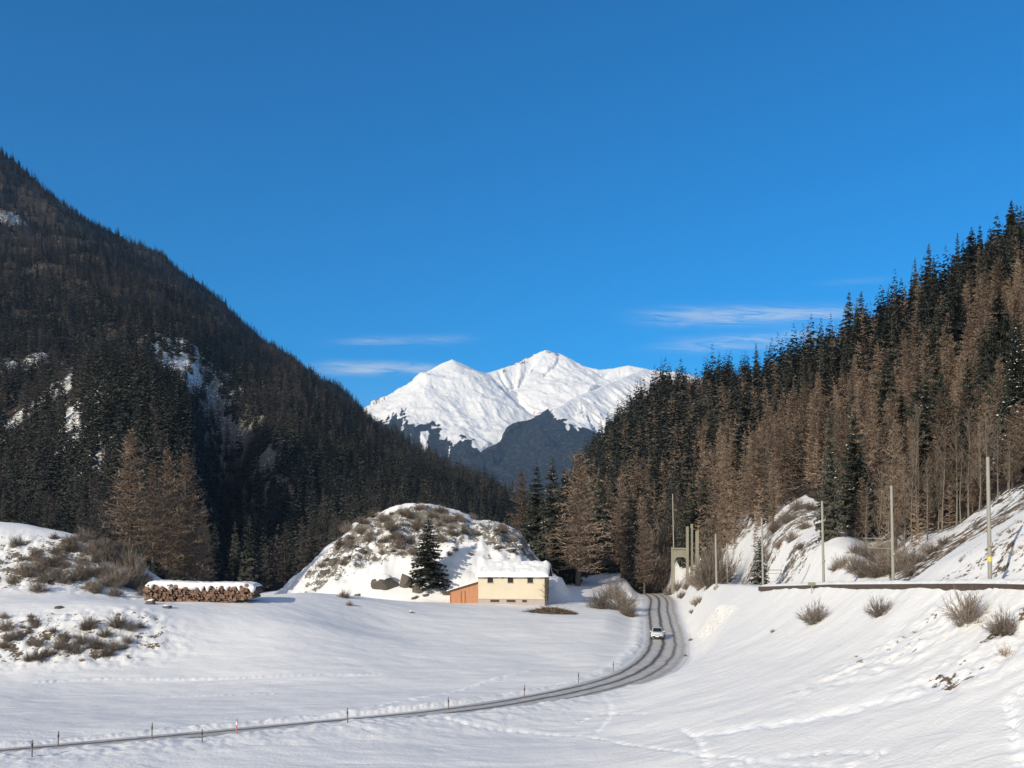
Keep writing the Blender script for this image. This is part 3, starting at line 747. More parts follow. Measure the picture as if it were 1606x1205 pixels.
feature('spruce', 1401, 650, 800, 150, 'dusky spruce between the snow-dusted spruce and the brownish spruce', .9, .03, 1)
feature('spruce', 1192, 842, 893, 122, 'small snowy spruce beside the farthest of the plain railway masts', 1.5, .30, 2)
# bare birches: stems, each with upswept twigs
def birch_arr(seed, H=14.):
    r = np.random.default_rng(seed); T = []
    for i in range(60):
        t = .25 + .72 * r.random(); h = t * H; az = r.random() * 6.28; L = H * .22 * (1 - t * .7) * r.uniform(.5, 1.2)
        d = np.array([math.cos(az) * .6, math.sin(az) * .6, 1.]) ; d /= np.linalg.norm(d); p = np.array([0, 0, h]); e = p + d * L
        s_ = np.array([-math.sin(az), math.cos(az), 0]) * .05; T.append((p - s_, p + s_, e)); T.append((p - np.array([0, 0, .05]), p + np.array([0, 0, .05]), e))
        for j in range(7):
            q = p + d * L * r.uniform(.25, 1); d2 = d + r.normal(0, .38, 3); l2 = L * r.uniform(.25, .5); s2 = np.cross(d, r.normal(0, 1, 3)); s2 = s2 / np.linalg.norm(s2) * .028
            T.append((q - s2, q + s2, q + d2 * l2))
    T = np.array(T); return T.reshape(-1, 3), np.arange(len(T) * 3).reshape(-1, 3)
BIR = [(mesh_np('birch_twigs', *birch_arr(700 + i), M['birch']), mesh_np('birch_trunk', *trunk_arr(14, .13, 6, .35, i), M['pale_bark'], smooth=True)) for i in range(4)]
for i, (px, top, d) in enumerate([(1432,690,112),(1440,640,118),(1480,668,110),(1500,650,108),(1520,640,104),(1536,660,100),(1548,630,104),(1565,655,98),(1470,700,106),(1418,720,108),(1380,730,110),(1508,690,102),(1395,745,104),(1360,760,108),(1583,690,94),(1455,715,103)]):
    x = (px - CX) / F * d; z = zt(x, d); h = (HY - top) / F * d + CAMZ - z
    e = empty('birch_tree', (x, d, z - .1), random.random() * 6); e.scale = (h / 14 * .9,) * 2 + (h / 14,); c, t = BIR[i % 4]; link('trunk', t, e); link('crown', c, e)
    tag(e, 'pale leafless birch at the lower edge of the wood behind the railway masts', 'birch tree', 'birches at the wood edge')
    occupied.append((x, d, 1.0))
# ---- scatter of the woods
cand = []          # x, y, z, height, kind
def scatter(x0, x1, y0, y1, sp, fn):
    xs = np.arange(x0, x1, sp); yy_ = np.arange(y0, y1, sp)
    A, B = np.meshgrid(xs, yy_); A = A + rng.uniform(-.48, .48, A.shape) * sp; B = B + rng.uniform(-.48, .48, B.shape) * sp
    A = A.ravel(); B = B.ravel(); u = A / np.maximum(B, 1); k = (np.abs(u) < .72) & (B > 40); A = A[k]; B = B[k]
    Zt = tz(A, B); px = CX + A / B * F; py = HY - (Zt - CAMZ) / B * F
    fn(A, B, Zt, px, py)
CLEAR = [(280,575,38,9),(305,610,26,18),(335,640,26,22),(360,675,24,24),(385,705,22,22),(410,730,14,12),(20,575,30,10),(20,655,12,40),(110,590,18,10),(108,640,9,60),(120,690,12,16),(150,735,10,12),(30,765,10,14),(20,345,6,16),(60,568,16,10)]
def clearing(px, py):
    c = np.zeros_like(px)
    for a, b, rx, ry in CLEAR: c = np.maximum(c, np.exp(-((px - a) / rx) ** 2 - ((py - b) / ry) ** 2))
    return c
def right_wood(x, y, z, px, py):
    ok = (px > 845) & ((py < right_limit(px) - 3) | (y > 250)) & ((x > 36) | (y > 215))
    lat, _i = road_near(x, y); ok &= np.abs(lat) > 7
    r = rng.random(len(x)); nz_ = vnoise(x * .03, y * .03, 91)
    top = HC_top(px)
    up = (py - top)                                   # rows below the ridge
    ps = np.where(px > 1180, np.where(up < 75, .82, .05 + .5 * (vnoise(x * .045, y * .045, 97) > .60)), np.where(up < 110, .85, .55) + (nz_ - .5) * .5)
    ps = np.where((px > 1090) & (px <= 1250), ps * np.where(up < 90, 1, .45), ps)
    kd = np.where(rng.random(len(x)) < ps, 0, 1)
    h = np.where(kd == 0, rng.triangular(10, 15, 26, len(x)), rng.triangular(10, 14, 20, len(x))) * np.where(rng.random(len(x)) < .25, .7, 1)
    h = np.where((py > right_limit(px) - 35) & (y < 200), h * .6, h)
    h = np.where((up < 60) & (rng.random(len(x)) < .35), h * .55, h); ok &= ~((up < 70) & (vnoise(x * .09, y * .09, 92) < .22))
    near_edge = (y < 130) & (px > 1350); ok &= ~(near_edge & (r < .45))
    ok &= ~((px > 920) & (px < 955) & (py > 860) & (y < 300))
    for q in np.where(ok)[0]: cand.append((x[q], y[q], z[q], h[q], int(kd[q]), 'R'))
def HC_top(px):
    ks = sorted(k for k in HC if k >= 850); tp = [min(b for a, b in HC[k]) for k in ks]
    return np.interp(px, ks, tp)
def left_wood(x, y, z, px, py):
    ok = (px < 850) & (y > 222) & ((y > 250) | (px < 420))
    ok &= rng.random(len(x)) > clearing(px, py) * 1.25
    ok &= ~((px > 300) & (px < 490) & (y < 430) & (py > 835) & (rng.random(len(x)) < .75))
    lat_h = (((px > 400) & (px < 900)) & (y < 250)); ok &= ~lat_h
    nz_ = fbm(x * .012, y * .012, 95, 3)
    ps = .80 + (nz_ - .5) * 1.3
    ps = np.where(y > 850, .60 + (nz_ - .5) * 1.4, ps)
    kd = np.where(rng.random(len(x)) < ps, 0, 1)
    h = rng.uniform(12, 22, len(x)) * np.where(rng.random(len(x)) < .2, .65, 1) * np.interp(y, [700, 1200], [1, .72])
    for q in np.where(ok)[0]: cand.append((x[q], y[q], z[q], h[q], int(kd[q]), 'L'))
scatter(30, 240, 70, 170, 3.7, right_wood); scatter(8, 330, 170, 330, 4.1, right_wood); scatter(10, 420, 330, 720, 5.2, right_wood)
scatter(-260, 20, 222, 420, 4.6, left_wood); scatter(-420, 30, 420, 700, 5.2, left_wood); scatter(-700, 40, 700, 1060, 6.2, left_wood); scatter(-1150, 60, 1060, 1720, 8.0, left_wood)
keep = []
for (x, y, z, h, k, s) in cand:
    if any((x - a) ** 2 + (y - b) ** 2 < r * r for a, b, r in occupied): continue
    if not visible(x, y, z + h * 1.25): continue
    keep.append((x, y, z, h, k, s))
print('trees', len(cand), len(keep))
inframe = lambda t: abs(t[0] / t[1]) < .60 and t[2] + t[3] - CAMZ > -.1 * t[1]
def rank(t): return t[3] / t[1]
order = {0: [], 1: []}
for i, t in enumerate(keep):
    if inframe(t): order[t[4]].append((rank(t), i))
indiv = set()
for k in (0, 1):
    order[k].sort(reverse=True); indiv |= {i for _, i in order[k][:270]}
for i in sorted(indiv):
    x, y, z, h, k, s = keep[i]; px = CX + x / y * F; py = HY - (z - CAMZ) / y * F
    kn = 'spruce' if k == 0 else 'larch'; col = 'dark green spruce' if k == 0 else 'leafless brown larch'
    if s == 'R':
        if y < 175: lab = col + ' low on the sunlit hillside just above the railway'
        elif py - HC_top(np.array([px]))[0] < 60 and px > 980: lab = col + ' near the crest of the sunlit hillside above the railway'
        elif px < 1060: lab = col + ' on the slope behind the road bend'
        else: lab = col + ' halfway up the sunlit hillside above the railway'
    else:
        if px < 330: lab = col + ' on the sunlit foot of the big mountain behind the snowy bank'
        elif px < 640: lab = col + ' on the mountain foot between the log pile and the mound'
        else: lab = col + ' in the valley bottom behind the snowy mound'
    grp = lab.replace('spruce', 'spruces', 1).replace('larch', 'larches', 1)
    wid = random.uniform(.75, 1.4)
    if h / y * 893 > 95:
        big_tree(kn, x, y, h, lab, grp, wid, None, 0, z)
    else:
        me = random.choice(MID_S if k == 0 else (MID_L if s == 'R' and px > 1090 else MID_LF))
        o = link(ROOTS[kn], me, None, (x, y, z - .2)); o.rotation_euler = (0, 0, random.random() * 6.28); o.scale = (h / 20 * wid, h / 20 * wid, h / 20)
        tag(o, lab, kn + ' tree', grp)
def forest(name, sel, protos, m, label, cat):
    VV = []; TT = []; tint = []; b = 0
    for (x, y, z, h, k, s) in sel:
        v, t = protos[rng.integers(len(protos))]; a = rng.random() * 6.28; c_, s_ = math.cos(a), math.sin(a); wd_ = h / 20 * rng.uniform(.9, 1.4)
        q = np.empty_like(v); q[:, 0] = (v[:, 0] * c_ - v[:, 1] * s_) * wd_ + x; q[:, 1] = (v[:, 0] * s_ + v[:, 1] * c_) * wd_ + y; q[:, 2] = v[:, 2] * h / 20 + z - .3
        VV.append(q); TT.append(t + b); b += len(v); tint.append(np.full(len(v), rng.random()))
    o = link(name, mesh_np(name, np.concatenate(VV), np.concatenate(TT), m, attrs={'tint': np.concatenate(tint)}))
    return tag(o, label, cat, None, 'stuff')
rest = [t for i, t in enumerate(keep) if i not in indiv]
forest('spruce_forest', [t for t in rest if t[4] == 0 and t[5] == 'L'], LO_S, M['spruce'], 'dense dark spruce wood covering the big shaded mountainside', 'forest')
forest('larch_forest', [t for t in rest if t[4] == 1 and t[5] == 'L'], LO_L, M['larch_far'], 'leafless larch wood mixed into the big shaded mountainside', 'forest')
forest('spruce_wood', [t for t in rest if t[4] == 0 and t[5] == 'R'], LO_S, M['spruce'], 'spruce wood higher up the sunlit hillside above the railway', 'forest')
forest('larch_wood', [t for t in rest if t[4] == 1 and t[5] == 'R'], LO_L, M['larch'], 'russet larch wood higher up the sunlit hillside above the railway', 'forest')
print('rest', len(rest))

# ---------------------------------------------------------------- bushes
def bush_arr(seed, Rr=1.0, n=150, sub=9, up=.55, w=.013):
    r = np.random.default_rng(seed); T = []
    for i in range(n):
        az = r.random() * 6.28; el = math.acos(1 - r.random() * (1 - math.cos(1.45))) ; L = Rr * r.uniform(.6, 1.08)
        d = np.array([math.cos(az) * math.sin(el), math.sin(az) * math.sin(el), math.cos(el) * (.75 + up * .7) + .18])
        p = np.array([r.normal(0, .10), r.normal(0, .10), -.1]) * Rr; m_ = p + d * L * .55; e = p + d * L + np.array([0, 0, -.06 * L])
        s_ = np.cross(d, [0.3, .2, 1]); s_ = s_ / (np.linalg.norm(s_) + 1e-6) * w * Rr
        T.append((p - s_, p + s_, m_)); T.append((m_ - s_, m_ + s_, e))
        for j in range(sub):
            t = r.uniform(.3, .95); q = p + d * L * t; d2 = d + r.normal(0, .5, 3); s2 = np.cross(d2, r.normal(0, 1, 3)); s2 = s2 / (np.linalg.norm(s2) + 1e-6) * w * .8 * Rr
            T.append((q - s2, q + s2, q + d2 * L * r.uniform(.18, .38)))
    T = np.array(T); return T.reshape(-1, 3), np.arange(len(T) * 3).reshape(-1, 3)
BU = [mesh_np('bush', *bush_arr(800 + i), M['twig']) for i in range(4)]
BS = [mesh_np('grass_tuft', *bush_arr(820 + i, 1., 70, 2, .2, .02), M['straw']) for i in range(2)]
def bush(px, py, rpx, label, group=None, mesh=None, name='bush', cat='bush', flat=1.0, d=None):
    g = at(px, py) if d is None else ((px - CX) / F * d, d, zt((px - CX) / F * d, d)); s = rpx / F * g[1]
    o = link(name, mesh or random.choice(BU), None, (g[0], g[1], g[2] - .05)); o.scale = (s, s, s * flat); o.rotation_euler = (random.uniform(-.12, .12), random.uniform(-.12, .12), random.random() * 6.28)
    return tag(o, label, cat, group)
bush(1278, 978, 30, 'round bare bush on the embankment below the small trackside sign')
bush(1380, 966, 25, 'small bare bush on the embankment between two railway masts')
bush(1520, 976, 40, 'large bare bush with straw at its foot on the embankment below the nearest mast')
bush(1574, 996, 34, 'spreading bare bush beside the large one on the embankment')
bush(1507, 982, 18, 'tuft of straw-coloured grass at the foot of the large embankment bush', None, BS[0], 'grass_tuft', 'grass tuft')
bush(1575, 1028, 20, 'dead grass clump low on the embankment slope below the spreading bush', None, BS[1], 'grass_tuft', 'grass tuft')
bush(1212, 992, 5, 'tiny dark twig tuft on the snow near the road bend')
for (px, py, r_) in ((1318,1014,5),(1345,1030,7),(1395,1012,6),(1420,1000,8),(1436,992,8),(1410,1008,7),(1445,1003,6)):
    bush(px, py, r_, 'low grass tuft poking through the snow of the embankment', 'grass tufts on the embankment', BS[0], 'grass_tuft', 'grass tuft', .5)
BK = .72
for (px, py, r_) in ((140,985,22),(185,985,28),(205,990,20),(165,1000,20),(95,1018,24),(115,1024,26),(60,1035,22),(45,1038,18),(75,1030,20),(8,990,24),(15,1005,22),(30,1000,16),(150,1018,24),(180,1020,22),(130,1010,22),(55,985,14),(200,1010,16),(100,1004,18),(5,970,14),(165,1028,16),(48,970,10),(220,985,12)):
    bush(px, py, r_ * BK, 'leafless grey-brown bush on the bank at the edge of the flat field', 'bushes on the bank by the field')
for (px, py, r_) in ((45,905,26),(20,915,20),(95,880,18),(130,900,26),(155,880,30),(170,905,34),(190,915,36),(200,890,34),(215,925,30),(180,935,22),(150,930,20),(120,865,14),(60,880,14),(210,905,36),(225,915,26),(165,865,26),(190,870,28),(100,915,18),(20,860,10),(140,925,16),(225,935,18)):
    bush(px, py, r_ * BK, 'leafless bush on the snowy knoll beside the log pile', 'bushes on the knoll by the log pile')
for (px, py, r_) in ((545,835,20),(600,820,18),(615,835,22),(640,812,18),(655,830,22),(625,855,20),(690,805,16),(700,820,18),(720,815,14),(580,850,16),(530,862,14),(505,890,14),(560,815,14),(645,870,18),(600,870,14),(742,815,12),(790,835,12),(660,800,14),(670,845,20),(690,850,14),(805,850,12)):
    bush(px, py, r_ * BK, 'low brown scrub on the rocky snow-covered mound', 'scrub on the mound')
for (px, py, r_) in ((1340,895,24),(1355,905,26),(1375,905,30),(1395,900,30),(1415,895,26),(1320,890,18),(1435,885,24),(1365,880,26),(1400,880,28),(1385,868,24),(1345,870,18),(1310,895,12),(1425,905,18),(1460,868,18),(1480,855,14)):
    bush(px, py, r_, 'russet leafless bush in the gap of the bank behind the railway', 'bushes behind the railway')
for (px, py, r_, l) in ((940,955,26,'grey leafless bush beside the road end of the hedge'), (975,958,30,'larger grey leafless bush on the verge where the road bends'), (960,940,24,'grey leafless bush behind the verge bushes near the house'), (985,967,18,'small straw-brown bush nearest the road bend'), (540,938,12,'small leafless bush on the slope in front of the mound'), (548,950,7,'tiny tuft on the slope in front of the mound')):
    bush(px, py, r_, l)
for (px, py, r_) in ((1215,835,16),(1235,820,18),(1250,800,16),(1262,830,14),(1240,850,16),(1222,860,14),(1205,880,12),(1270,800,12),(1190,895,12),(1255,862,10),(1320,835,10),(1335,842,12)):
    bush(px, py, r_, 'leafless bush on the rocky cutting above the railway', 'bushes on the rocky cutting')
for (px, py) in ((1595,800),(1580,815),(1560,822),(1545,832),(1525,842),(1600,820),(1585,835),(1510,850),(1495,862),(1480,872),(1570,840),(1603,860),(1590,870)):
    bush(px, py, random.uniform(9, 16), 'patch of tawny dead grass along the top of the snowy cutting', 'dead grass along the cutting', BS[0], 'grass_tuft', 'grass tuft', .7)
for i, (px, d, r_) in enumerate(((1003,238,22),(1016,236,27),(1030,240,25),(1044,236,24),(1010,246,28),(1026,250,28),(1040,252,27),(1112,150,22),(1120,158,26),(1100,160,22),(1130,165,28))):
    bush(px, 0, r_ * 1.3, 'tall pale leafless thicket bush beyond the road bend', 'thicket beyond the road bend', None, 'bush', 'bush', 1.5, d)
for (px, py, r_) in ((1056,930,14),(1048,934,12),(1064,926,14),(1078,924,12),(1092,950,12),(1098,945,9),(1070,938,10),(1085,962,6),(1083,1005,4),(1075,1030,4)):
    bush(px, py, r_, 'small brown bush on the roadside bank at the bend', 'bushes on the roadside bank')

for i in range(70):
    px = random.gauss(640, 70); py = random.gauss(832, 28)
    if not (500 < px < 820) or py < np.interp(px, MPX, MPY) + 6: continue
    bush(px, py, random.uniform(6, 14), 'low brown scrub on the rocky snow-covered mound', 'scrub on the mound', None, 'bush', 'bush', .8)
for i in range(70):
    bush(random.triangular(0, 232, 200), random.uniform(845, 932), random.uniform(7, 19), 'leafless bush on the snowy knoll beside the log pile', 'bushes on the knoll by the log pile')
for i in range(18):
    px = random.uniform(0, 225); bush(px, random.uniform(968, 1038), random.uniform(5, 14), 'leafless grey-brown bush on the bank at the edge of the flat field', 'bushes on the bank by the field')
# ---------------------------------------------------------------- log pile: every log its own object
def bark_end(name, col):
    m, t, b = mat(name); g = N(t); oi = g.n('ShaderNodeObjectInfo').outputs['Random']
    c = g.ramp(oi, [(0, tuple(.3 * q for q in col)), (.5, col), (1, tuple(min(1, 1.5 * q) for q in col))])
    g.l(g.mix(g.noise(6, 3, g.obj()), c, tuple(.55 * q for q in col)), b.inputs['Base Color']); b.inputs['Roughness'].default_value = .85
    return m
M['cut'] = bark_end('cut_wood', (.25, .145, .095)); M['logbark'] = bark_end('log_bark', (.13, .085, .06))
LOGS = []
for i in range(5):
    mb = MB(); r_ = .135 + .03 * i; mb.tube((0, -2, 0), (0, 2, 0), r_, r_ * .9, 10, 0, True, 1); LOGS.append((mb.mesh('log', [M['logbark'], M['cut']]), r_))
lx0 = P(236, 0, 130)[0]; lx1 = P(404, 0, 130)[0]; nlog = 0
base_line = lambda x: max(zt(x, 127.8), zt(x, 132), zt(x, 130)) - .25
row_h = .345; top_z = {}
for rw in range(9):
    x = lx0 + (.18 if rw % 2 else 0) + (0 if rw < 6 else .5)
    while x < lx1:
        t = (x - lx0) / (lx1 - lx0)
        bz = float(np.interp(t, [0, .15, .45, .75, 1], [P(0,940,130)[2], P(0,944,130)[2], P(0,946,130)[2], P(0,943,130)[2], P(0,935,130)[2]]))
        tzv = float(np.interp(t, [0, .08, .5, .9, 1], [P(0,920,130)[2], P(0,914,130)[2], P(0,917,130)[2], P(0,917,130)[2], P(0,922,130)[2]]))
        me, r_ = random.choice(LOGS); zc = bz + .05 + rw * row_h + random.uniform(-.05, .05)
        if zc < tzv + .1 and nlog < 290:
            o = link('log', me, None, (x, 130 + random.uniform(-.25, .25), zc)); o.rotation_euler = (random.uniform(-.02, .02), random.uniform(0, 6), random.uniform(-.03, .03)); nlog += 1
            tag(o, 'cut log with its sawn end showing in the long snow-topped pile', 'log', 'logs in the long pile'); top_z[round(t, 2)] = max(top_z.get(round(t, 2), 0), zc + r_)
        x += .385 + random.uniform(-.02, .03)
print('logs', nlog)
def lumpy_cap(name, x0, x1, y0, y1, zf, th, seed, nx=60, ny=14, parent=None, rag=.25):
    X, Y = np.meshgrid(np.linspace(x0, x1, nx), np.linspace(y0, y1, ny)); s = (X - x0) / (x1 - x0); t = (Y - y0) / (y1 - y0)
    edge = np.minimum(np.minimum(s * (x1 - x0), (1 - s) * (x1 - x0)), np.minimum(t * (y1 - y0), (1 - t) * (y1 - y0)))
    pr = np.sqrt(np.clip(edge / (th * 1.2), 0, 1)); n_ = fbm(X * 1.3 + seed, Y * 1.3, seed, 3)
    up = zf(X, Y) + th * pr * (.65 + .7 * n_); low = zf(X, Y) - .02 - rag * vnoise(X * 2.2, Y * .7, seed + 5) * (t < .2)
    Vv = np.r_[np.stack([X, Y, up], -1).reshape(-1, 3), np.stack([X, Y, low], -1).reshape(-1, 3)]; i_ = np.arange(nx * ny).reshape(ny, nx); b_ = nx * ny
    Qs = [np.stack([i_[:-1, :-1], i_[:-1, 1:], i_[1:, 1:], i_[1:, :-1]], -1).reshape(-1, 4)]
    Qs.append(Qs[0][:, ::-1] + b_)
    rim = np.r_[i_[0, :], i_[1:, -1], i_[-1, -2::-1], i_[-2:0:-1, 0]]; r2 = np.roll(rim, -1)
    Qs.append(np.stack([rim, rim + b_, r2 + b_, r2], -1))
    return link(name, mesh_np(name, Vv, np.concatenate(Qs), M['snow'], smooth=True), parent)
def pile_top(X, Y):
    t = (X - lx0) / (lx1 - lx0); return np.interp(t, [0, .08, .5, .9, 1], [P(0,919,130)[2], P(0,915,130)[2], P(0,918,130)[2], P(0,918,130)[2], P(0,921,130)[2]]) + .12
tag(lumpy_cap('snow_blanket', lx0 + .1, lx1 + .1, 127.9, 132.3, pile_top, .34, 3, 120, 14, None, 1.1), 'lumpy snow lying along the top of the log pile', 'snow')

# ---------------------------------------------------------------- house and shed
M['cream'] = simple('cream_render', (.66, .58, .44), .85, .11, .5)
M['plinth'] = simple('grey_render', (.42, .36, .34), .9, .1, 1.0)
M['dark_wood'] = simple('dark_wood', (.07, .052, .04), .8, .3, 4)
M['glass'] = simple('dark_glass', (.02, .022, .026), .15, .1, 2, 0, .5)
def planks(name, col):
    m, t, b = mat(name); g = N(t); o = g.obj()
    wv = g.n('ShaderNodeTexWave', bands_direction='X', wave_profile='SAW'); g.l(o, wv.inputs['Vector']); wv.inputs['Scale'].default_value = 1.6; wv.inputs['Distortion'].default_value = .3
    n = g.noise(1.2, 4, g.scaled(o, (4, 4, .5)))
    c = g.mix(n, tuple(.72 * q for q in col), tuple(min(1, 1.2 * q) for q in col))
    g.l(g.mix(g.rng(wv.outputs['Fac'], .0, .12, 1, 0), c, tuple(.55 * q for q in col)), b.inputs['Base Color']); b.inputs['Roughness'].default_value = .8
    return m
M['orange_wood'] = planks('orange_boards', (.50, .24, .125)); M['brown_wood'] = planks('weathered_boards', (.16, .125, .095))
HD = 165.0; hx = P(750, 0, HD)[0]; hz_ = P(0, 944, HD)[2]
house = tag(empty('farmhouse', (hx, HD, hz_), -R(7)), 'cream two-storey barn house with thick snow on its roof, in front of the rocky mound', 'house')
WL, DP, WH = 12.3, 8.6, 4.75
mb = MB(); mb.box((WL / 2, DP / 2, WH / 2 + .26), (WL, DP, WH - .6)); 
mb.v = []; mb.f = []; mb.mi = []
RISE = 2.0
mb.prism([(0, .5), (DP, .5), (DP, WH), (DP / 2, WH + RISE * .97), (0, WH)], 0, WL, 0); mb.build('wall', M['cream'], house)
mb = MB(); mb.box((WL / 2, DP / 2, -.35), (WL + .06, DP + .06, 1.76)); mb.build('plinth', M['plinth'], house)
mb = MB(); mb.prism([(-.0, .0), (DP, .0), (DP, WH - .02), (DP / 2, WH + RISE - .1), (0, WH - .02)], WL + .004, WL + .12, 0); mb.build('gable_boarding', M['brown_wood'], house)
mb = MB(); ov = .55; s_ = RISE / (DP / 2)
for sg in (0, 1):
    y0, y1 = (-ov, DP / 2) if sg == 0 else (DP + ov, DP / 2)
    z0, z1 = WH - ov * s_ + .04, WH + RISE + .04
    mb.prism([(y0, z0), (y1, z1), (y1, z1 + .16), (y0, z0 + .16)][::(1 if sg == 0 else -1)], -.45, WL + .75, 0)
roof = mb.build('roof', M['dark_wood'], house)
def roof_z(X, Y): return np.where(Y < DP / 2, WH + Y * s_, WH + (DP - Y) * s_) + .205
lumpy_cap('roof_snow', -.5, WL + .8, -ov - .12, DP + ov + .12, roof_z, .62, 12, 70, 40, house, .12)
for i, x in enumerate((2.25, 6.0, 9.65)):
    f = MB()
    for (cx_, cz_, a, b_) in ((0, .40, 1.0, .1), (0, -.40, 1.0, .1), (-.45, 0, .1, .7), (.45, 0, .1, .7), (0, 0, .07, .7)): f.box((x + cx_, -.03, 4.0 + cz_), (a, .10, b_))
    fo = f.build('window', M['dark_wood'], house); g_ = MB(); g_.box((x, .02, 4.0), (.8, .06, .7)); g_.build('pane', M['glass'], fo); g_ = MB(); g_.box((x, -.08, 3.50), (1.2, .16, .07)); g_.build('sill', M['plinth'], fo)
for i, x in enumerate((3.1, 6.1, 8.6)):
    f = MB(); f.box((x, -.06, .18), (1.6 if i < 2 else .8, .12, .42)); f.build('cellar_window', M['dark_wood'], house)
mb = MB(); mb.box((WL / 2, -.05, .50), (WL + .1, .14, .07)); mb.build('ledge', M['plinth'], house)
# lean-to shed
shed = tag(empty('wooden_shed', (hx, HD, hz_), -R(7)), 'orange boarded lean-to shed with a sloping roof against the cream house', 'shed')
SL = 5.4
v = [(-SL, .5, -.9), (-.03, .5, -.9), (-.03, .5, 3.55), (-SL, .5, 1.95), (-SL, 6, -.9), (-.03, 6, -.9), (-.03, 6, 3.55), (-SL, 6, 1.95)]
mb = MB(); mb.add(v, [(0,1,2,3),(5,4,7,6),(4,0,3,7),(1,5,6,2),(3,2,6,7),(0,4,5,1)]); mb.build('wall', M['orange_wood'], shed)
mb = MB()
for x in (-SL + .08, -3.3, -2.6, -.12): mb.box((x, .44, .6), (.14, .1, 3.0 + (x + SL) * .22 - .9))
mb.build('post', planks('orange_posts', (.42, .17, .07)), shed)
def slab(x0, x1, y0, y1, z0, z1, th): 
    m_ = MB(); m_.add([(x0,y0,z0),(x1,y0,z1),(x1,y1,z1),(x0,y1,z0),(x0,y0,z0+th),(x1,y0,z1+th),(x1,y1,z1+th),(x0,y1,z0+th)], [(0,3,2,1),(4,5,6,7),(0,1,5,4),(1,2,6,5),(2,3,7,6),(3,0,4,7)]); return m_
slab(-SL - .6, -.05, .0, 6.3, 1.80, 3.58, .12).build('roof', M['brown_wood'], shed)
slab(-SL - .55, -.08, .05, 6.3, 1.94, 3.71, .14).build('roof_snow', M['snow'], shed)
# bare tree at the house corner, post, brushwood, old stone hut
x, y, z = at(852, 955); y = 162.5; x = (856 - CX) / F * y; z = zt(x, y)
e = empty('bare_tree', (x, y, z - .1)); e.scale = (.36, .36, .36)
v_, t_ = birch_arr(777, 14); v_ = v_.copy(); v_[:, :2] *= 2.4; link('crown', mesh_np('tree_twigs', v_, t_, M['twig']), e); link('trunk', mesh_np('tree_trunk', *trunk_arr(14, .3, 6, .35, 3), M['bark'], smooth=True), e)
tag(e, 'small bare tree in front of the cream house wall', 'tree')
def brush_arr(seed, Lx, Ly, H, n, ln):
    r = np.random.default_rng(seed); T = []
    for i in range(n):
        a = r.uniform(-1, 1); b_ = r.uniform(-1, 1) * math.sqrt(1 - a * a); hh = H * (1 - (a * a + b_ * b_)) * r.random() ** .5
        p = np.array([a * Lx, b_ * Ly, hh]); d = np.array([r.normal(0, 1), r.normal(0, .6), r.normal(0, .35)]); d = d / np.linalg.norm(d) * ln * r.uniform(.4, 1); s2 = np.array([0, .02, .05]) * r.uniform(.7, 1.6); T.append((p - s2, p + s2, p + d))
    T = np.array(T); return T.reshape(-1, 3), np.arange(len(T) * 3).reshape(-1, 3)
M['brush'] = make_foliage('brushwood', [(.1, (.04, .03, .02)), (.5, (.08, .06, .042)), (1, (.14, .11, .08))])
g_ = at(862, 962); o = link('brush_pile', mesh_np('brush_pile', *brush_arr(3, 4.2, 1.6, 1.1, 1500, 1.2), M['brush']), None, (g_[0], g_[1], g_[2] - .1)); tag(o, 'long low heap of dark brushwood on the snow by the house corner', 'brush pile')
M['stone'] = simple('grey_stone', (.12, .105, .088), .9, .4, 1.5)
def boulder(px, py, sx, sy, sz, label, seed, snow=True, name='boulder', group=None):
    import bmesh
    g = at(px, py); bm = bmesh.new(); bmesh.ops.create_icosphere(bm, subdivisions=3, radius=1); rr = np.random.default_rng(seed)
    k = rr.normal(0, 1, (5, 3)); planes = rr.normal(0, 1, (9, 3)); planes /= np.linalg.norm(planes, axis=1)[:, None]; pd = rr.uniform(.55, .85, 9)
    for v in bm.verts:
        c = np.array(v.co); f = 1 + .16 * sum(math.sin(2.2 * float(c @ q) + i) for i, q in enumerate(k)) / 2.2; f = min(f, 1.12); c = c * f
        for q, dd in zip(planes, pd):
            o_ = float(c @ q) - dd
            if o_ > 0: c = c - q * o_
        v.co = Vector(c); v.co.x *= sx; v.co.y *= sy; v.co.z *= sz
    m_ = bpy.data.meshes.new('boulder'); bm.to_mesh(m_); m_.materials.append(M['stone'])
    e = link(name, m_, None, (g[0], g[1] + sy * .5, g[2] + sz * .25)); tag(e, label, 'rock', group)
    if snow:
        for v in bm.verts:
            v.co *= 1.03
            v.co.z += .10 * sz
        bmesh.ops.delete(bm, geom=[v for v in bm.verts if v.co.z < sz * (.52 + .10 * math.sin(v.co.x * 3 / sx))], context='VERTS')
        s_m = bpy.data.meshes.new('snow'); bm.to_mesh(s_m); s_m.materials.append(M['snow'])
        for p_ in s_m.polygons: p_.use_smooth = True
        link('snow', s_m, e)
    bm.free(); return e
boulder(604, 926, 2.9, 2.0, 2.3, 'big blocky boulder with a slab of snow on top, beside the lone spruce', 4)
boulder(634, 922, 1.5, 1.4, 2.4, 'dark upright boulder leaning next to the snow-topped one', 6, False)
boulder(655, 930, 1.7, 1.3, 1.5, 'brown low boulder at the foot of the lone spruce', 8, False)
for i, (px, py, s) in enumerate(((650,940,.7),(668,936,.6),(700,935,.8),(560,935,.5),(645,962,.35),(525,885,1.4),(512,900,1.1),(545,880,.9),(780,860,.8),(800,868,1.0),(815,860,.9),(565,868,1.0),(235,948,.7),(262,955,.5),(90,955,.5))):
    boulder(px, py, s * 1.3, s, s * .8, 'small snow-capped rock half buried on the snowy slope', 20 + i, True, 'rock', 'small rocks on the slopes')

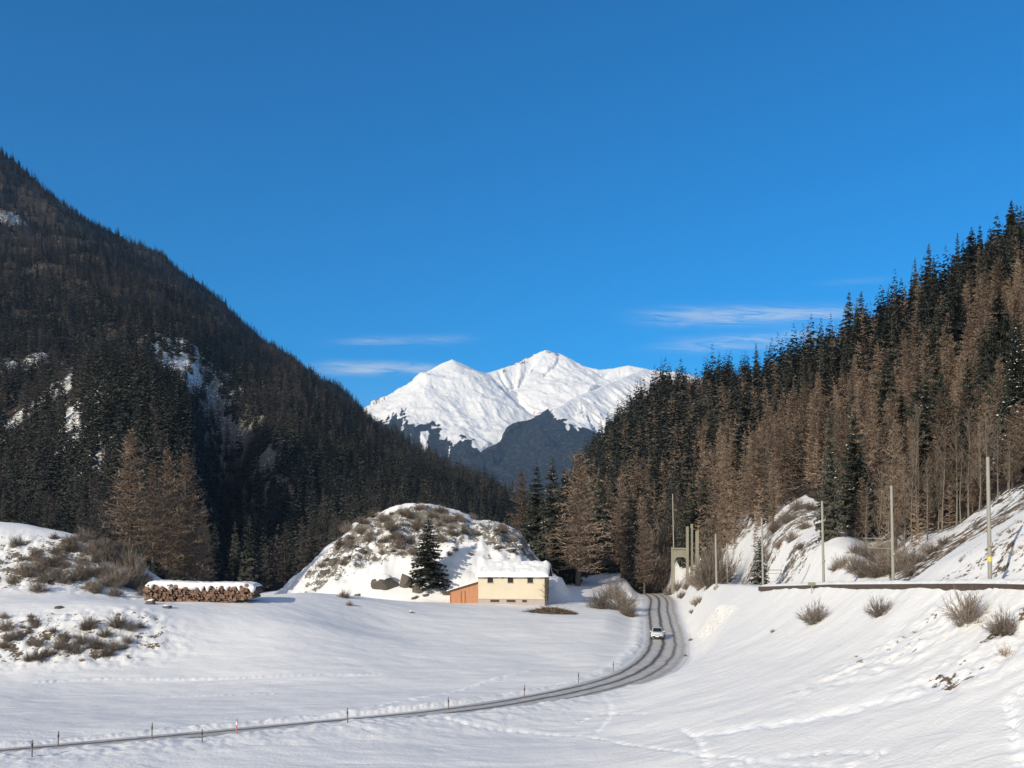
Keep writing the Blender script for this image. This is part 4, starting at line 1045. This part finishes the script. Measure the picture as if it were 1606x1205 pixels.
# ---------------------------------------------------------------- railway: coping, masts, gantry
M['concrete'] = simple('concrete', (.26, .25, .22), .85, .15, .8)
M['mast'] = simple('mast_paint', (.30, .29, .25), .6, .12, 2)
M['steel'] = simple('rusty_steel', (.11, .085, .07), .6, .3, 2, .3)
def strip(name, x, y0, y1, w_, h_, m_, dz, label, cat):
    mb = MB(); q = np.arange(y0, y1 + .1, 4.0)
    for a, b_ in zip(q[:-1], q[1:]):
        za, zb = rail_z(a) + dz, rail_z(b_) + dz
        mb.add([(x - w_/2, a, za - h_), (x + w_/2, a, za - h_), (x + w_/2, b_, zb - h_), (x - w_/2, b_, zb - h_), (x - w_/2, a, za), (x + w_/2, a, za), (x + w_/2, b_, zb), (x - w_/2, b_, zb)], [(0,3,2,1),(4,5,6,7),(0,1,5,4),(1,2,6,5),(2,3,7,6),(3,0,4,7)])
    return tag(mb.build(name, m_), label, cat)
strip('coping_wall', 28.85, 20, 105, .3, .5, M['steel'], .02, 'long thin dark kerb wall along the snowy railway edge', 'wall')
tag(lumpy_cap('snow_ridge', 29.02, 30.3, 20, 105, lambda X, Y: rail_z(Y) - .02, .30, 8, 5, 120), 'narrow ridge of snow behind the kerb wall', 'snow')
for k, x in enumerate((30.9, 32.0)): strip('rail', x, 10, 104, .08, .15, M['steel'], .10, ('nearer' if k == 0 else 'farther') + ' steel rail half buried in snow beside the kerb wall', 'rail')
strip('cable_trough', 34.2, 20, 62, .4, .4, M['concrete'], .32, 'short concrete cable trough beyond the rails by the nearest mast', 'cable trough')
def mast(px, top, base, d, r_, label, arm=0, extra=None):
    x = (px - CX) / F * d; z = min(zt(x, d), P(0, base, d)[2]) - .3; h = P(0, top, d)[2] - z
    e = empty('railway_mast', (x, d, z)); e.rotation_euler[1] = -R(1.1)
    mb = MB(); mb.tube((0, 0, 0), (0, 0, h), r_, r_ * .78, 10); mb.build('post', M['mast'], e, True)
    mb = MB(); mb.box((0, 0, .35), (.8, .8, .5)); mb.build('footing', M['concrete'], e)
    if arm:
        hb = h - 2.2 if arm == 1 else P(0, arm, d)[2] - z
        mb = MB(); mb.tube((0, 0, hb), (-2.6, 0, hb + .1), .035, n=6).tube((0, 0, hb - .9), (-2.2, 0, hb - .75), .03, n=6).tube((0, 0, hb - .1), (-2.0, 0, hb - .8), .022, n=6)
        a_ = mb.build('cantilever', M['mast'], e); mb = MB()
        for q in range(3): mb.tube((-.32 - .1 * q, 0, hb + .012), (-.38 - .1 * q, 0, hb + .014), .085, n=8)
        mb.build('insulator', M['steel'], a_)
    mb = MB(); mb.tube((0, 0, h), (0, 0, h + .12), r_ * .9, r_ * .2, 8); mb.build('cap', M['steel'], e)
    mb = MB(); mb.tube((.0, -r_ - .05, h * .33 - .12), (0, -r_ - .05, h * .33 + .12), .14, n=8); mb.build('insulator', M['mast'], e)
    if extra == 'y': mb = MB(); mb.tube((0, 0, h * .2), (0, 0, h * .2 + .35), r_ * 1.06, n=10); mb.build('band', simple('yellow_band', (.65, .55, .12), .6), e)
    return tag(e, label, 'railway mast')
mast(1553, 717, 910, 62, .145, 'nearest and tallest railway mast, with a yellow band near its foot', 0, 'y')
mast(1401, 762, 915, 79, .14, 'railway mast with a bracket arm in front of the russet bushes', 845)
mast(1292, 786, 922, 87, .135, 'railway mast in front of the dark narrow spruce', 0)
mast(1197, 812, 925, 105, .135, 'railway mast above the end of the kerb wall', 0)
mast(1141, 852, 905, 150, .14, 'short mast with a crossbar near the thicket by the road bend', 0)
mast(1124, 838, 920, 140, .17, 'thick pale mast just beside the concrete portal', 0)
mast(1058, 775, 915, 216, .17, 'tall grey mast rising behind the concrete portal', 0)
x = P(1141, 0, 150)[0]; mb = MB(); mb.box((x, 150, P(0, 861, 150)[2]), (1.9, .12, .14)); tag(mb.build('crossbar', M['mast']), 'short horizontal crossbar carried by the small mast near the thicket', 'crossbar')
# concrete portal over the line with its cluster of columns
M['pale_conc'] = simple('pale_concrete', (.25, .235, .18), .85, .15, .6)
gd = 198.0; gx = P(1070, 0, gd)[0]
gzb = rail_z(gd) - 1.0
gan = tag(empty('concrete_portal', (gx, gd, 0)), 'pale concrete portal of columns and a haunched beam where the railway crosses beyond the bend', 'portal')
for (px, t_, b_, r_, dy) in ((1078, 826, 925, .24, 0), (1086, 822, 928, .22, .8), (1092, 833, 928, .30, -.9), (1055, 858, 918, .20, .5)):
    xx = P(px, 0, gd)[0] - gx; mb = MB(); mb.box((xx, dy, (P(0, t_, gd)[2] + P(0, b_ + 12, gd)[2]) / 2), (r_ * 2.3, r_ * 2.3, P(0, t_, gd)[2] - P(0, b_ + 12, gd)[2])); mb.build('column', M['pale_conc'], gan, bevel=.04)
x0, x1 = P(1056.5, 0, gd)[0] - gx, P(1077, 0, gd)[0] - gx; za, zb, zc = P(0, 862, gd)[2], P(0, 874, gd)[2], P(0, 884, gd)[2]
mb = MB(); pr = [(x0, za), (x0, zc), (x0 + .5, zb - .2), (x0 + 1.0, zb), (x1 - .8, zb), (x1 - .3, zb - .25), (x1, zb - .6), (x1, za)]
n_ = len(pr); mb.add([(a, .15, b_) for a, b_ in pr] + [(a, .85, b_) for a, b_ in pr], [tuple(range(n_)), tuple(range(2 * n_ - 1, n_ - 1, -1))] + [(i, n_ + i, n_ + (i + 1) % n_, (i + 1) % n_) for i in range(n_)]); mb.build('beam', M['pale_conc'], gan)
mb = MB(); mb.box(((x0 + x1) / 2, .5, za + .18), (x1 - x0 + .6, 1.3, .34)); mb.build('cornice', M['pale_conc'], gan)
# leaning pole and little sign by the line, bracket frame at the foot of a mast
p0 = at(1562, 904); p1 = (P(1604, 0, p0[1] + 6)[0], p0[1] + 6, P(0, 832, p0[1] + 6)[2])
mb = MB(); mb.tube((p0[0], p0[1], p0[2] - .4), p1, .055, .045, 7).tube((p0[0] + .55, p0[1] + .1, p0[2] + .3), (p0[0] + 1.4, p0[1] + 1.6, p0[2] + .9), .03, .03, 6); tag(mb.build('leaning_pole', M['dark_wood'], None, True), 'dark pole leaning uphill across the snow behind the nearest mast', 'pole')
g_ = P(1270, 930, 84); e = tag(empty('trackside_sign', (28.2, 84, rail_z(84) - .5)), 'small dull green board on a post at the kerb wall above a round bush', 'sign')
mb = MB(); mb.tube((0, 0, -.5), (0, 0, .7), .04, n=6); mb.build('post', M['mast'], e); mb = MB(); mb.box((0, -.05, .62), (.7, .05, .3)); mb.build('board', simple('dull_green', (.24, .25, .17), .7), e)
d_ = 103; e = tag(empty('cable_rack', (P(1215, 0, d_)[0], d_, P(0, 899, d_)[2])), 'thin metal rack standing on the snow beside the mast above the wall end', 'rack')
mb = MB()
for xx in (-.75, .75): mb.tube((xx, 0, -1.2), (xx, 0, .35), .04, n=6)
mb.build('leg', M['mast'], e); mb = MB(); mb.tube((-.9, 0, .35), (.9, 0, .35), .05, n=6).tube((-.9, 0, -.05), (.9, 0, -.05), .03, n=6); mb.build('crossbar', M['mast'], e)

# ---------------------------------------------------------------- snow poles along the road
M['pole_grey'] = simple('weathered_pole', (.20, .17, .15), .8, .2, 3); M['pole_red'] = simple('faded_red', (.50, .20, .17), .7, .2, 3)
for px, top, base, red, lab in ((50,1163,1186,0,'short grey snow pole at the road edge, first from the picture border'), (91,1148,1170,0,'grey snow pole set back in the field, second along the road'), (238,1135,1158,0,'grey snow pole between the two short poles and the faded red one'), (317,1146,1162,0,'stubby greenish pole just before the faded red one'), (371,1129,1149,1,'faded red and white snow pole on the road verge'),
                            (545,1112,1132,0,'grey snow pole on the long straight, next after the red one'), (703,1094,1113,0,'grey snow pole halfway along the road to the bend'), (822,1075,1094,0,'grey snow pole where the road starts to curve'), (907,1055,1070,0,'thin snow pole inside the curve of the road'), (962,1038,1052,0,'last thin snow pole inside the curve before the car')):
    g_ = at(px, base + 2); h = (base - top) / F * g_[1] + .25
    e = empty('snow_pole', (g_[0], g_[1], g_[2] - .1)); e.rotation_euler = (random.uniform(-.05, .05), random.uniform(-.05, .05), 0)
    mb = MB(); mb.tube((0, 0, -.3), (0, 0, h), .045, .038, 8); mb.build('shaft', M['pole_red'] if red else M['pole_grey'], e, True)
    mb = MB(); mb.tube((0, 0, h * .62), (0, 0, h * .80), .056, n=8); mb.build('band', M['snow'] if red else M['dark_wood'], e)
    tag(e, lab, 'snow pole')

# ---------------------------------------------------------------- car (facing the camera, on the inner lane)
def make_car():
    k = int(np.argmin(np.abs(road[:, 1] - 128.5) + (road[:, 0] < 10) * 99)); nrm = np.array([rt[k, 1], -rt[k, 0]])
    p = road[k, :2] + nrm * (-1.2); z = road[k, 2] + .03
    hd = math.atan2(-rt[k, 1], -rt[k, 0])                        # travels towards the camera
    car = tag(empty('car', (p[0], p[1], z), hd), 'white car with dark windscreen driving down the snowy road bend', 'car')
    paint = simple('white_paint', (.78, .79, .80), .3, .02, 1, 0, .5); blk = simple('black_plastic', (.025, .025, .027), .6, .1, 3); gl = M['glass']
    st = [(-2.15, .75, .70, .95), (-2.0, .84, .45, 1.05), (-1.2, .89, .28, 1.02), (0, .90, .26, 1.0), (1.0, .89, .28, .98), (1.7, .86, .30, .90), (2.05, .78, .36, .80), (2.15, .66, .45, .70)]
    V = []; 
    for (x, hw, z0, z1) in st: V += [(x, -hw, z0), (x, -hw, (z0 + z1) / 2 + .1), (x, -hw * .9, z1), (x, 0, z1 + .04), (x, hw * .9, z1), (x, hw, (z0 + z1) / 2 + .1), (x, hw, z0)]
    n = 7; Fc = []
    for a in range(len(st) - 1): Fc += [(a * n + i, a * n + (i + 1) % n, (a + 1) * n + (i + 1) % n, (a + 1) * n + i) for i in range(n)]
    Fc += [tuple(range(n - 1, -1, -1)), tuple(range((len(st) - 1) * n, len(st) * n))]
    link('body', mesh_py('car_body', V, Fc, paint, None, True), car)
    mb = MB(); mb.add([(-1.95, -.76, 1.0), (-1.95, .76, 1.0), (.95, .76, .98), (.95, -.76, .98), (-1.55, -.60, 1.50), (-1.55, .60, 1.50), (.15, .60, 1.54), (.15, -.60, 1.54)], [(0,3,2,1),(0,1,5,4),(1,2,6,5),(2,3,7,6),(3,0,4,7),(4,5,6,7)], 0); mb.build('cabin', paint, car, False, .06)
    mb = MB(); mb.add([(.93, -.66, 1.03), (.93, .66, 1.03), (.24, .55, 1.50), (.24, -.55, 1.50), (.99, -.66, 1.05), (.99, .66, 1.05), (.30, .55, 1.52), (.30, -.55, 1.52)], [(0,1,2,3),(4,7,6,5),(0,4,5,1),(1,5,6,2),(2,6,7,3),(3,7,4,0)]); mb.build('windscreen', gl, car)
    for sg in (-1, 1):
        mb = MB(); mb.add([(-1.7, sg * .765, 1.05), (.72, sg * .765, 1.05), (.1, sg * .645, 1.47), (-1.45, sg * .645, 1.46), (-1.7, sg * .735, 1.05), (.72, sg * .735, 1.05), (.1, sg * .615, 1.47), (-1.45, sg * .615, 1.46)], [(0,1,2,3),(7,6,5,4),(0,4,5,1),(1,5,6,2),(2,6,7,3),(3,7,4,0)]); mb.build('side_window', gl, car)
        mb = MB(); mb.box((2.10, sg * .58, .72), (.12, .30, .15)); mb.build('headlight', simple('lamp_glass', (.5, .52, .55), .1, .05, 2, .3, .6), car)
        mb = MB(); mb.box((.62, sg * .95, 1.06), (.12, .18, .13)); mb.build('mirror', paint, car, False, .02)
        for x in (-1.32, 1.35):
            e = MB(); e.tube((x, sg * .72, .32), (x, sg * .91, .32), .32, n=18); wo = e.build('wheel', blk, car); e = MB(); e.tube((x, sg * .90, .32), (x, sg * .925, .32), .19, n=12); e.build('rim', simple('alloy', (.45, .45, .46), .35, .1, 2, .8), wo)
    mb = MB(); mb.box((2.14, 0, .42), (.14, 1.45, .20)); mb.build('bumper', blk, car, False, .03)
    mb = MB(); mb.box((2.15, 0, .68), (.06, .75, .10)); mb.build('grille', blk, car)
    mb = MB(); mb.box((2.225, 0, .45), (.02, .5, .11)); mb.build('number_plate', simple('plate_white', (.75, .75, .75), .5), car)
make_car()

# ---------------------------------------------------------------- air
def make_haze():
    m = bpy.data.materials.new('pale_air'); m.use_nodes = True; t = m.node_tree; t.nodes.remove(t.nodes['Principled BSDF'])
    v = t.nodes.new('ShaderNodeVolumePrincipled'); v.inputs['Density'].default_value = 4.5e-5; v.inputs['Color'].default_value = (.38, .62, 1, 1); v.inputs['Anisotropy'].default_value = 0.0
    t.links.new(v.outputs[0], t.nodes['Material Output'].inputs['Volume'])
    mb = MB(); z0 = float(GZ.min()) - 3; z1 = 1800.; mb.box((0, 4600, (z0 + z1) / 2), (34000, 10600, z1 - z0)); tag(mb.build('haze', m), 'thin bluish mountain air', 'haze', None, 'stuff')
make_haze()
